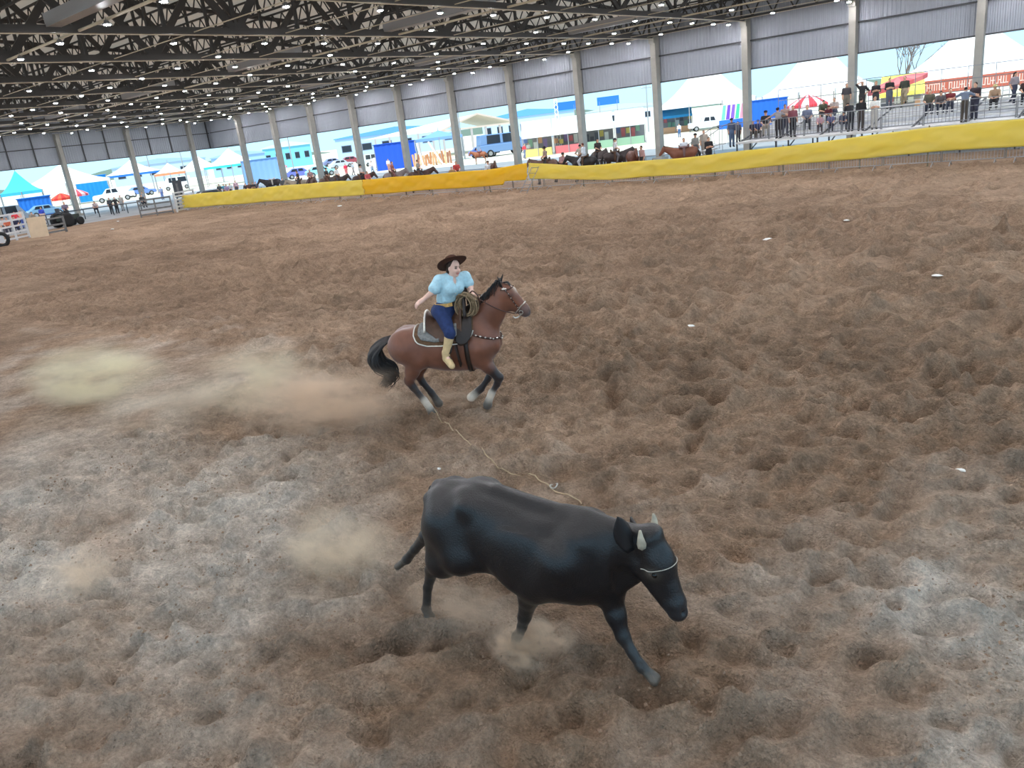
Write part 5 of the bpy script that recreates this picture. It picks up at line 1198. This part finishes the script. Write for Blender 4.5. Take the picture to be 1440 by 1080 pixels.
# round the lower corners of the pad
o = MB().grid(P).build('saddle_pad', m_pad, sadd, True); md = o.modifiers.new('s', 'SOLIDIFY'); md.thickness = .02
for e_ in ([P[i, 0] for i in range(32)], [P[i, -1] for i in range(32)], [P[0, j] for j in range(41)]):
    MB().tube(e_, .009, 5).build('pad_piping', m_white, sadd)
P = drape(np.linspace(-.02,.28,14), np.linspace(-1,1,25), .034, lim=[(-.02,.8),(.02,1.05),(.2,1.2),(.28,1.2)])
o = MB().grid(P).build('fleece', m_fleece, sadd, True); md = o.modifiers.new('s', 'SOLIDIFY'); md.thickness = .025
def seat_off(s, th):
    rise = .05+.085*max(0, (s-.50)/.14)**2*(s > .5)+.12*max(0, (.22-s)/.14)**1.6*(s < .22)
    return .03+(rise)*np.exp(-(th/.65)**2)
P = drape(np.linspace(.10,.60,26), np.linspace(-1,1,35), seat_off, lim=[(.10,.7),(.2,.95),(.3,1.25),(.5,1.3),(.6,1.0)])
o = MB().grid(P).build('seat', m_leather, sadd, True); md = o.modifiers.new('s', 'SOLIDIFY'); md.thickness = .022
P = drape(np.linspace(.42,.53,8), np.linspace(-1,1,31), .056, lim=[(.42,.9),(.46,1.15),(.53,1.0)])
o = MB().grid(P).build('fleece', m_fleece, sadd, True); md = o.modifiers.new('s', 'SOLIDIFY'); md.thickness = .02
P = drape(np.linspace(.50,.74,14), np.linspace(-1,1,31), .046, lim=[(.50,1.25),(.56,1.46),(.64,1.42),(.70,1.2),(.74,.9)])
o = MB().grid(P).build('front_flap', m_dkleather, sadd, True); md = o.modifiers.new('s', 'SOLIDIFY'); md.thickness = .014
cant = [P_ for P_ in drape([.09], np.linspace(-.8,.8,21), lambda s, th: .05+.13*np.exp(-(th/.6)**2))[0]]
MB().tube(cant, .016, 8).build('cantle_rim', m_metal, sadd, True)
pommel = drape([.66], np.linspace(-.5,.5,13), lambda s, th: .05+.10*np.exp(-(th/.4)**2))[0]
MB().tube(pommel, .026, 8).build('pommel', m_dkleather, sadd, True)
for sd_ in (1, -1):   # stirrup strap and stirrup
    ft = np.array([.385,.36*sd_,.86])
    top = snap(hrs, (.45,-.26*sd_,1.2), .05)
    MB().tube(spline([top, (.44,-.345*sd_,1.02), fl((.385,.355*sd_,.96))], 5), .014, 6).build('stirrup_strap', m_dkleather, sadd)
    c0 = np.array([.39,.355*sd_,.86]); pts = [fl(c0+np.array([.065*math.sin(a)*.8,.02*math.sin(a),.085*math.cos(a)])) for a in np.linspace(0.3,5.98,14)]
    MB().tube(pts+[pts[0]], .010, 6).build('stirrup', m_leather, sadd)
lat = [snap(hrs, fl(p), .03) for p in ((.50,.28,1.06),(.51,.29,.98),(.52,.29,.88),(.53,.28,.76))]
lb_ = MB()
for i in range(3): lb_.bar(lat[i], lat[i+1], .09, .02)
lb_.build('hanging_strap', m_dkleather, sadd)
g = drape([.60,.66], np.linspace(-3.1,3.1,49), .012, .98); o = MB().grid(g).build('girth', m_dkleather, sadd, True); md = o.modifiers.new('s','SOLIDIFY'); md.thickness=.012
# breast collar with metal studs
m_strap = mat('bridle_leather', (70,42,32), 0.5)
tack = thing('bridle', 'studded leather bridle and breast collar worn by the bay horse', 'bridle', hs_loc, hs_rz)
def surf_path(pts, off, n=8): return [snap(hrs, fl(p), off) for p in spline(pts, n)]
bc = surf_path([(.70,.235,1.20),(.86,.21,1.12),(.98,.12,1.06),(1.04,0,1.04),(.98,-.12,1.06),(.86,-.21,1.12),(.70,-.235,1.20)], .010, 6)
MB().tube(bc, .014, 6).build('breast_collar', m_strap, tack)
st_ = MB()
for i in range(1, len(bc)-1, 2): st_.lathe([(.001,-.012),(.012,-.006),(.014,0),(.012,.006),(.001,.012)], snap(hrs, bc[i], .022), 8)
st_.build('stud', m_metal, tack, True)['kind'] = 'stuff'
ck = [surf_path([(1.19,.085*s_,1.76),(1.26,.085*s_,1.66),(1.33,.075*s_,1.52),(1.39,.055*s_,1.42)], .007, 5) for s_ in (1,-1)]
for p in ck: MB().tube(p, .0085, 5).build('cheek_strap', m_strap, tack)
sm2 = MB()
for p in ck:
    for i in range(1, len(p), 2): sm2.lathe([(.001,-.007),(.008,0),(.001,.007)], snap(hrs, p[i], .014), 6)
sm2.build('stud', m_metal, tack, True)['kind'] = 'stuff'
nb = [snap(hrs, (1.375+.05*math.cos(a), .08*math.sin(a)+.015, 1.435+.055*math.cos(a)), .008) for a in np.linspace(0, 6.283, 22)[:-1]]
MB().tube(nb, .009, 5, closed=True).build('noseband', m_metal, tack)
for s_ in (1,-1):
    c0 = snap(hrs, fl((1.40,.06*s_,1.385)), .014); rg = [c0+np.array([.026*math.cos(a), 0, .026*math.sin(a)]) for a in np.linspace(0, 6.283, 13)[:-1]]
    MB().tube(rg, .006, 5, closed=True).build('bit_ring', m_metal, tack)
    br = [snap(hrs, fl(p), .008) for p in spline([(1.16,.10*s_,1.72),(1.27,.095*s_,1.725),(1.315,.02*s_,1.725)], 4)]; MB().tube(br, .008, 5).build('browband', m_strap, tack)
chn = [fl(p) for p in spline([(1.40,.05,1.37),(1.36,.03,1.325),(1.31,.02,1.31),(1.28,.0,1.325)], 5)]; MB().tube(chn, .009, 5).build('curb_chain', m_metal, tack)
# white rosette under the ear
MB().lathe([(.001,-.012),(.03,-.006),(.034,0),(.03,.006),(.001,.012)], snap(hrs, fl((1.215,.10,1.735)), .012), 10).build('rosette', m_white, tack, True)
# ---- rider
J = dict(pel=(.36,.03,1.49), waist=(.405,.035,1.63), chest=(.495,.04,1.83), neck=(.525,.045,1.955), head=(.57,.06,2.07),
         rsh=(.365,.135,1.935), lsh=(.68,-.07,1.915), rel=(.27,.21,1.80), rwr=(.135,.25,1.715), lel=(.735,-.05,1.775), lwr=(.765,.06,1.735),
         rhip=(.355,.12,1.50), rkn=(.455,.335,1.25), ran=(.36,.335,.93), rto=(.43,.43,.845), lhip=(.375,-.06,1.49), lkn=(.49,-.335,1.23), lan=(.37,-.345,.93), lto=(.47,-.39,.86))
J = {k: np.array(v) for k, v in J.items()}
fdir = np.array([math.sin(math.radians(38)), math.cos(math.radians(38)), 0])     # chest faces the near side
ldir = np.array([math.cos(math.radians(38)), -math.sin(math.radians(38)), 0])    # toward her left
hf = np.array([.80,.58,-.12]); hf /= np.linalg.norm(hf); hu = np.array([.10,-.06,1.0]); hu -= hf*(hu@hf); hu /= np.linalg.norm(hu); hlft = np.cross(hu, hf)*-1
# note: table axes are left-handed (y = right side); hlft points to her left
def hp(f, l, u): return J['head']+hf*f+hlft*l+hu*u
SK, LIP, EYE, BROW = 0, 1, 2, 3
skc = {0: lin((232,190,172))[:3], 1: lin((190,110,105))[:3], 2: lin((60,45,40))[:3], 3: lin((90,62,48))[:3]}
bd_ = [C(J['pel'], J['waist'], .135, .105, 0, .05, fdir, .75), C(J['waist'], J['chest'], .105, .135, 0, .05, fdir, .75), C(J['rsh'], J['lsh'], .06, .06, 0, .05), C(J['neck']-[0,0,.04], J['head']-hu*.05, .056, .052, 0, .03)]
hR = np.stack([hf, hlft, hu], 1)
bd_ += [E(hp(-.012,0,.03), (.092,.074,.088), 0, .03, hR), E(hp(.02,0,-.035), (.068,.060,.075), 0, .03, hR), E(hp(.058,0,-.088), (.028,.026,.022), 0, .02, hR)]
bd_ += [C(hp(.082,0,.012), hp(.104,0,-.022), .010, .015, 0, .012), E(hp(.060,.035,-.03), (.026,.024,.022), 0, .02, hR), E(hp(.060,-.035,-.03), (.026,.024,.022), 0, .02, hR)]
bd_ += [E(hp(.085,.030,.012), (.014,.017,.010), 0, .008, hR, cut=True), E(hp(.085,-.030,.012), (.014,.017,.010), 0, .008, hR, cut=True)]
bd_ += [E(hp(.073,.030,.011), (.011,.013,.008), 2, .004, hR), E(hp(.073,-.030,.011), (.011,.013,.008), 2, .004, hR)]
bd_ += [C(hp(.080,.016,.030), hp(.072,.048,.032), .005, .004, 3, .005), C(hp(.080,-.016,.030), hp(.072,-.048,.032), .005, .004, 3, .005)]
bd_ += [C(hp(.083,-.018,-.055), hp(.083,.018,-.055), .0075, .0075, 1, .006), C(hp(.082,-.015,-.065), hp(.082,.015,-.065), .007, .007, 1, .006)]
for s_ in (1, -1): bd_ += [E(hp(-.012,.076*s_,-.005), (.020,.010,.030), 0, .008, hR)]
def hand(wr, dirv, palmn, side, curl):
    """palm, four fingers, thumb; side=+1 puts the thumb on +w"""
    d = np.array(dirv, float); d /= np.linalg.norm(d); n = np.array(palmn, float); n -= d*(n@d); n /= np.linalg.norm(n); w = np.cross(d, n)
    out = [C(wr, wr+d*.03, .026, .03, 0, .015), C(wr+d*.03, wr+d*.085, .034, .036, 0, .02, n, .5)]
    for i, (off, L) in enumerate(((-.028,.062),(-.010,.074),(.010,.080),(.027,.072))):
        b0 = wr+d*.09+w*off*side; k = curl; p1 = b0+(d*math.cos(k)+n*math.sin(k))*L*.5; p2 = p1+(d*math.cos(2.1*k)+n*math.sin(2.1*k))*L*.5
        out += [C(b0, p1, .0098, .009, 0, .006), C(p1, p2, .009, .0075, 0, .005)]
    t0 = wr+d*.035+w*.03*side; t1 = t0+(d*.7+w*.6*side+n*.4)*.035; t2 = t1+(d*.9+n*.35)*.032
    return out+[C(t0, t1, .0125, .011, 0, .01), C(t1, t2, .011, .009, 0, .006)]
bd_ += [C(J['rsh'], J['rel'], .050, .042, 0, .03), C(J['rel'], J['rwr'], .042, .028, 0, .02), C(J['lsh'], J['lel'], .050, .042, 0, .03), C(J['lel'], J['lwr'], .042, .028, 0, .02)]
bd_ += hand(J['rwr'], J['rwr']-J['rel']+np.array([0,.0,.01]), (.2,-.6,-.8), 1, .45)+hand(J['lwr'], (.3,.7,-.25), (-.3,.2,-1), -1, 1.1)
bd_ += [C(J['rhip'], J['rkn'], .088, .06, 0, .04), C(J['rkn'], J['ran'], .056, .038, 0, .03), C(J['ran'], J['rto'], .04, .03, 0, .03), C(J['lhip'], J['lkn'], .088, .06, 0, .04), C(J['lkn'], J['lan'], .056, .038, 0, .03), C(J['lan'], J['lto'], .04, .03, 0, .03)]
bd_ = mirror(bd_)
rider = thing('person', 'rider in light blue shirt, jeans and brown hat on the galloping bay horse', 'person', hs_loc, hs_rz)
Vv, Qq, cc, _ = sdf_mesh(bd_, 0.0062, 0.015, skc, tau=.003, relax=1)
m_skin = mat('skin', (230,190,170), 0.55, attr='Col')
link(bpy.data.objects.new('body', mesh_from('rider_body', Vv, Qq, cc, [m_skin])), rider)
def garment(name, prims, vox, m, k0=.03, relax=2):
    Vv, Qq, _, _ = sdf_mesh(mirror(prims), vox, k0, None, relax=relax)
    return link(bpy.data.objects.new(name, mesh_from('rider_'+name, Vv, Qq, None, [m])), rider)
m_shirt = mat('blue_cotton', (178,216,230), 0.85, var=.10, scale=25, bump=.5, bscale=35)
wv = J['waist']
sh = [C(wv+[.0,0,.03], J['chest'], .142, .172, 0, .05, fdir, .80), C(J['chest'], J['neck']-[0,0,.055], .125, .075, 0, .05, fdir, .8), C(J['rsh'], J['lsh'], .072, .072, 0, .05)]
for s_ in (1, -1): sh += [E(J['chest']+fdir*.085+ldir*.068*s_-[0,0,.03], (.068,.068,.072), 0, .05)]
re_, le_ = J['rsh']+(J['rel']-J['rsh'])*.72, J['lsh']+(J['lel']-J['lsh'])*.62
sh += [C(J['rsh'], re_, .074, .080, 0, .03), C(J['lsh'], le_, .070, .076, 0, .03)]
for i in range(5):   # gathered folds above the belt
    a = wv+ldir*(-.09+.045*i)+fdir*.095+[0,0,.02]; sh += [C(a, a+[.02*(i-2)*.3,0,.07], .018, .008, 0, .02)]
# collar wings, open neckline cut out
nk = J['neck']
sh += [C(nk+ldir*.055-fdir*.02+[0,0,.005], nk+ldir*.045+fdir*.065-[0,0,.045], .018, .016, 0, .01), C(nk-ldir*.055-fdir*.02+[0,0,.005], nk-ldir*.055+fdir*.060-[0,0,.05], .018, .016, 0, .01), C(nk-fdir*.05+ldir*.04, nk-fdir*.05-ldir*.04, .018, .018, 0, .01)]
sh += [E(nk+[0,0,.03]+fdir*.015, (.058,.058,.065), 0, .012, cut=True), E(nk+fdir*.105-[0,0,.045], (.030,.060,.055), 0, .015, rotm(ldir, (0,0,1)), cut=True)]
garment('shirt', sh, .008, m_shirt, .03, 1)
pl_pts = [fl(nk+fdir*(.075+.075*math.sin(min(1,t*1.4)*1.6))-np.array([0,0,.07+.24*t])+ldir*.006-np.array([.075*t,0,0])) for t in np.linspace(0,1,9)]
for t_ in range(1,8,2): MB().lathe([(.001,-.005),(.008,0),(.001,.005)], snap(mirror(sh), pl_pts[t_], .004), 8).build('shirt_button', m_white, rider)
m_jean = mat('blue_denim', (36,54,98), 0.9, var=.2, scale=20, bump=.3, bscale=200)
jn = [C(J['pel']-[0,0,.01], wv-[0,0,.03], .158, .128, 0, .05, fdir, .85), C(J['rhip']+[-.03,0,0], J['rkn'], .118, .072, 0, .05), C(J['rkn'], J['rkn']+(J['ran']-J['rkn'])*.22, .070, .062, 0, .03), C(J['lhip'], J['lkn'], .115, .072, 0, .05), C(J['lkn'], J['lkn']+(J['lan']-J['lkn'])*.22, .070, .062, 0, .03), E(J['pel']-fdir*.04-[.05,0,.0], (.13,.12,.11), 0, .06)]
garment('jeans', jn, .009, m_jean)
m_boot = mat('tan_suede', (214,186,140), 0.8, var=.12, scale=15)
for kn, an, to in (('rkn','ran','rto'), ('lkn','lan','lto')):
    top = J[kn]+(J[an]-J[kn])*.10; fd = J[to]-J[an]; fd /= np.linalg.norm(fd)
    bt = [C(top, J[an]+[0,0,.05], .068, .050, 0, .03), C(J[an]+[0,0,.05], J[an]-[0,0,.03]-fd*.02, .050, .046, 0, .03), C(J[an]-[0,0,.03], J[to]+fd*.03, .054, .044, 0, .03)]
    b = garment('boot', bt, .009, m_boot)
    hb = MB(); hb.box(fl(J[an]-fd*.045-[0,0,.085]), (.05,.05,.035)); hb.build('boot_heel', m_dkleather, b)
m_belt = mat('yellow_woven_belt', (206,164,96), 0.7, var=.3, scale=40)
bl = []
for i in range(40):
    a = 2*math.pi*i/40; bl.append(fl(wv-[.012,0,.035]+fdir*math.cos(a)*.126+ldir*math.sin(a)*.150))
belt = MB()
n = len(bl); vs = []; fs = []
for i, p in enumerate(bl):
    c0 = np.array(fl(wv-[.012,0,.035])); q = np.array(p); o_ = (q-c0)/np.linalg.norm(q-c0)
    for dz in (-.024,.024): vs += [q+[0,0,dz], q+o_*.010+[0,0,dz]]
for i in range(n):
    a, b = i*4, ((i+1) % n)*4; fs += [(a+1,b+1,b+3,a+3), (a,a+2,b+2,b), (a+2,a+3,b+3,b+2), (a,b,b+1,a+1)]
belt.add(vs, fs).build('belt', m_belt, rider)
bk = MB(); cbk = wv-[.012,0,.035]+fdir*.128+ldir*.05; bk.box(fl(cbk), (.05,.02,.055), -math.atan2(ldir[1], ldir[0])); bk.build('belt_buckle', m_dkleather, rider)
m_hat = mat('brown_felt_hat', (74,42,26), 0.95, var=.12, scale=20)
# hat: wide flat brim, low crown, pushed back on the head
hn = hu*0.78-hf*0.60+hlft*.10; hn /= np.linalg.norm(hn); hx = np.cross(hn, hlft); hx /= np.linalg.norm(hx); hy = np.cross(hn, hx)
hc0 = hp(-.035,0,.062)
prof = [(.205,-.012),(.207,-.006),(.190,.004),(.14,.0),(.092,.002),(.088,.03),(.082,.075),(.070,.088),(.03,.080),(.0005,.078)]
inner = [(.0005,.070),(.03,.072),(.066,.078),(.076,.070),(.082,.03),(.085,-.006),(.14,-.010),(.190,-.006),(.203,-.014)]
mbh = MB(); mbh.lathe(prof[::1]+inner, seg=36)
vv = []
for (x, y, z) in mbh.v:
    rr0 = math.hypot(x, y); lift = .020*max(0, (rr0-.1)/.1)**2*(y/max(rr0, 1e-6))**2
    vv.append(fl(hc0+hx*x+hy*y+hn*(z+lift)))
mbh.v = [tuple(p) for p in vv]; mbh.f = mbh.f[:-2]
mbh.build('hat', m_hat, rider, True)
m_brown = mat('brown_hair', (58,38,28), 0.6, var=.3, scale=40)
hr = [E(hp(-.030,0,.045), (.086,.083,.082), 0, .02, hR), E(hp(-.062,0,-.03), (.045,.066,.075), 0, .03, hR), C(hp(-.02,.075,.04), hp(-.02,.078,-.02), .015, .010, 0, .015), C(hp(-.02,-.075,.04), hp(-.02,-.078,-.02), .015, .010, 0, .015), C(hp(-.09,0,-.03), hp(-.11,0,-.13), .04, .025, 0, .03)]
garment('hair', hr, .008, m_brown)

# coil of lasso held in the left hand, reins to the bit
las = thing('lasso_coil', 'coiled braided leather lasso held in the rider\'s left hand', 'rope', hs_loc, hs_rz)
m_las = mat('braided_rawhide', (134,114,88), 0.8, var=.3, scale=50)
lh = J['lwr']+np.array([.01,.05,-.03])
for kx in range(15):
    cc_ = lh+np.array([-.085+.022*rr_.gauss(0,1), .04+.018*rr_.gauss(0,1), -.135+.012*rr_.gauss(0,1)]); ra, rb = .105+.018*rr_.random(), .135+.018*rr_.random(); ph = rr_.gauss(0,.15)
    pts = [fl(cc_+np.array([ra*math.cos(a+ph), .035*math.sin(2*a+kx)+.05*math.cos(a), rb*math.sin(a)])) for a in np.linspace(0, 6.283, 25)[:-1]]
    MB().tube(pts, .0105, 5, closed=True).build('rope_loop', m_las, las)
tail_ = [fl(p) for p in spline([lh+[-.02,.03,.02], lh+[.03,.05,.05], lh+[.09,.06,-.02], lh+[.10,.05,-.13]], 6)]
MB().tube(tail_, .009, 5).build('rope_end', m_strap, las)
rein = thing('reins', 'thin leather reins from the rider\'s hand to the horse\'s bit', 'reins', hs_loc, hs_rz)
for s_ in (1, -1):
    MB().tube([fl(p) for p in spline([lh+[.0,0,0], (.93,.16*s_,1.60), (1.12,.135*s_,1.47), (1.28,.10*s_,1.40), (1.395,.07*s_,1.385)], 7)], .0075, 5).build('rein', m_strap, rein)
# ------------------------------------------------------------------ dropped rope, litter, dust
rpts = []
for (x, y, z) in ((600,552,.30),(604,562,.22),(612,578,.10),(628,596,.02),(650,616,.01),(675,634,.01),(700,654,.012),(735,663,.014),(760,677,.014),(778,686,.014),(800,698,.012),(818,708,.012)):
    p = on_ground(x, y, z); g0 = zground(p[0], p[1]) if z < .05 else 0; p[2] = z+g0*(z < .05)+.006; rpts.append(p)
rs_ = spline(rpts, 6)
for p in rs_[14:]: p[2] = zground(p[0], p[1])+.012
o = MB().tube(rs_, .0075, 5).build('dropped_rope', m_rope, None); tag(o, 'thin pale rope trailing over the dirt from the horse to the steer', 'rope')
p = on_ground(779, 685); p[2] = zground(p[0], p[1])+.035; rg_ = [p+np.array([.035*math.cos(a),.05*math.sin(a),.012*math.sin(2*a)]) for a in np.linspace(0,6.283,14)[:-1]]
o = MB().tube(rg_, .008, 6, True).build('metal_ring', m_metal, None); tag(o, 'shiny metal ring on the rope lying in the dirt', 'ring')
m_lit = cm((235,235,232)); rl_ = random.Random(12)
for (x, y, s_, nm) in ((1081,337,.16,'crumpled white paper on the dirt below the yellow tarpaulin'),(1317,388,.10,'small white scrap on the open dirt beside hoofprints'),(617,659,.04,'tiny white scrap on the dirt behind the steer'),(972,463,.07,'small white scrap on the dirt ahead of the horse'),(1352,661,.05,'small white pebble in the trampled dirt'),(158,323,.18,'white plastic cup lying near the end columns'),(166,312,.18,'white plastic bag lying near the dark pipe rail'),(1190,310,.09,'small white scrap on the dark far dirt'),(478,291,.22,'white bottle lying below the pale yellow tarpaulin')):
    p = on_ground(x, y); mb = MB(); mb.lathe([(.2,-.35),(.8,-.25),(1,.0),(.6,.3),(.15,.38)], seg=7); mb.v = [(a*s_*(1+rl_.uniform(-.3,.3)), b*s_*.7*(1+rl_.uniform(-.3,.3)), c*s_*.6) for a, b, c in mb.v]
    o = mb.build('litter', m_lit, None); o.location = (p[0], p[1], zground(p[0], p[1])+s_*.2); tag(o, nm, 'litter')
# clods thrown up round the hooves
cl = MB(); rc = np.random.default_rng(31)
def clods(cx, cy, sx, sy, n, zmax, rmax):
    for _ in range(n):
        x, y = cx+rc.normal()*sx, cy+rc.normal()*sy; z = zground(x, y)+(rc.random()**3)*zmax; r = rmax*(.25+.75*rc.random()**3)
        v = np.array([(1,0,0),(-1,0,0),(0,1,0),(0,-1,0),(0,0,1),(0,0,-1)], float)*r*(.6+.7*rc.random((6,1)))+[x,y,z]
        cl.add(v, [(0,2,4),(2,1,4),(1,3,4),(3,0,4),(2,0,5),(1,2,5),(3,1,5),(0,3,5)])
for (x, y, n) in ((735,905,260),(600,870,120),(923,955,120),(690,580,90),(612,588,160),(570,560,120)):
    p = on_ground(x, y); clods(p[0], p[1], .28, .16, n, .12, .016)
for _ in range(700):
    p = np.array([-11+12*rc.random(), 1+9*rc.random()]); clods(p[0], p[1], .16, .16, 14, 0.0, .021)
o = cl.build('dirt_clods', mat('clod_dirt', (150,126,106), .95, var=.2, scale=8), None); tag(o, 'loose clods and grains of dirt kicked up over the arena floor', 'dirt', kind='stuff')
def dust(name, c, size, rz, dens, rgb, label, seed, nscale=2.2, thr=.42):
    m = bpy.data.materials.new('dust_'+str(seed)); m.use_nodes = True; nt = m.node_tree; nt.nodes.clear(); N = nt.nodes.new; Lk = nt.links.new
    out = N('ShaderNodeOutputMaterial'); pv_ = N('ShaderNodeVolumePrincipled'); tc_ = N('ShaderNodeTexCoord')
    pv_.inputs['Color'].default_value = lin(rgb); pv_.inputs['Anisotropy'].default_value = 0.1
    ln = N('ShaderNodeVectorMath'); ln.operation = 'LENGTH'; Lk(tc_.outputs['Object'], ln.inputs[0])
    fo = N('ShaderNodeMapRange'); fo.interpolation_type = 'SMOOTHSTEP'; fo.inputs['From Min'].default_value = 0.15; fo.inputs['From Max'].default_value = 0.95; fo.inputs['To Min'].default_value = 1; fo.inputs['To Max'].default_value = 0
    Lk(ln.outputs['Value'], fo.inputs['Value'])
    mp = N('ShaderNodeMapping'); mp.inputs['Location'].default_value = (seed*3.1, seed*1.7, seed); Lk(tc_.outputs['Object'], mp.inputs['Vector'])
    nz = N('ShaderNodeTexNoise'); nz.inputs['Scale'].default_value = nscale; nz.inputs['Detail'].default_value = 5; nz.inputs['Roughness'].default_value = .6; Lk(mp.outputs['Vector'], nz.inputs['Vector'])
    nr = N('ShaderNodeMapRange'); nr.inputs['From Min'].default_value = thr; nr.inputs['From Max'].default_value = thr+.28; Lk(nz.outputs['Fac'], nr.inputs['Value'])
    mu = N('ShaderNodeMath'); mu.operation = 'MULTIPLY'; Lk(fo.outputs['Result'], mu.inputs[0]); Lk(nr.outputs['Result'], mu.inputs[1])
    m2 = N('ShaderNodeMath'); m2.operation = 'MULTIPLY'; m2.inputs[1].default_value = dens; Lk(mu.outputs[0], m2.inputs[0]); Lk(m2.outputs[0], pv_.inputs['Density'])
    Lk(pv_.outputs[0], out.inputs['Volume'])
    bm = bmesh.new(); bmesh.ops.create_icosphere(bm, subdivisions=3, radius=1.0); me = bpy.data.meshes.new(name); bm.to_mesh(me); bm.free(); me.materials.append(m)
    o = bpy.data.objects.new(name, me); link(o); o.location = [float(v) for v in c]; o.scale = size; o.rotation_euler = (0, 0, rz); tag(o, label, 'dust', kind='stuff')
def dpos(x, y, z): p = on_ground(x, y); return (p[0], p[1], z)
HDG = math.radians(32)
dust('dust_cloud', dpos(462,602,.42), (1.70,.6,.65), HDG, 8.5, (240,220,198), 'brown dust billowing from the galloping horse\'s hind hooves', 1)
dust('dust_cloud', dpos(640,575,.18), (.62,.35,.24), HDG, 2.5, (238,218,196), 'low brown dust under the galloping horse', 2)
dust('dust_cloud', dpos(375,575,.5), (1.5,.6,.75), HDG, 3.5, (244,236,212), 'pale dust drifting behind the horse', 3, 1.8)
dust('dust_cloud', dpos(145,565,.5), (1.7,.8,.7), HDG, 5.0, (246,240,212), 'pale yellowish dust cloud hanging far behind the horse', 4, 1.6)
dust('dust_cloud', dpos(480,800,.28), (.85,.5,.40), .14, 7.0, (246,232,210), 'pale dust puff behind the steer', 5, 1.8)
dust('dust_cloud', dpos(125,830,.22), (.5,.35,.32), .1, 6.0, (244,226,204), 'thin pale dust puff on the dry dirt', 6, 1.6)
dust('dust_cloud', dpos(650,870,.15), (.85,.35,.26), .14, 6.0, (240,220,198), 'brown dust rising under the steer', 7)
dust('sand_spray', dpos(755,915,.12), (.38,.16,.22), .5, 40.0, (242,222,200), 'sand splashing up round the steer\'s front hoof', 8, 2.6, .40)
dust('sand_spray', dpos(725,925,.06), (.34,.18,.13), -.2, 40.0, (242,222,200), 'sand heaped and flying beside the steer\'s front hoof', 9, 2.4, .38)
dust('dust_cloud', dpos(250,600,.35), (1.8,.8,.5), HDG, 1.5, (240,232,214), 'faint dust haze settling on the trampled dirt', 10, 1.4)
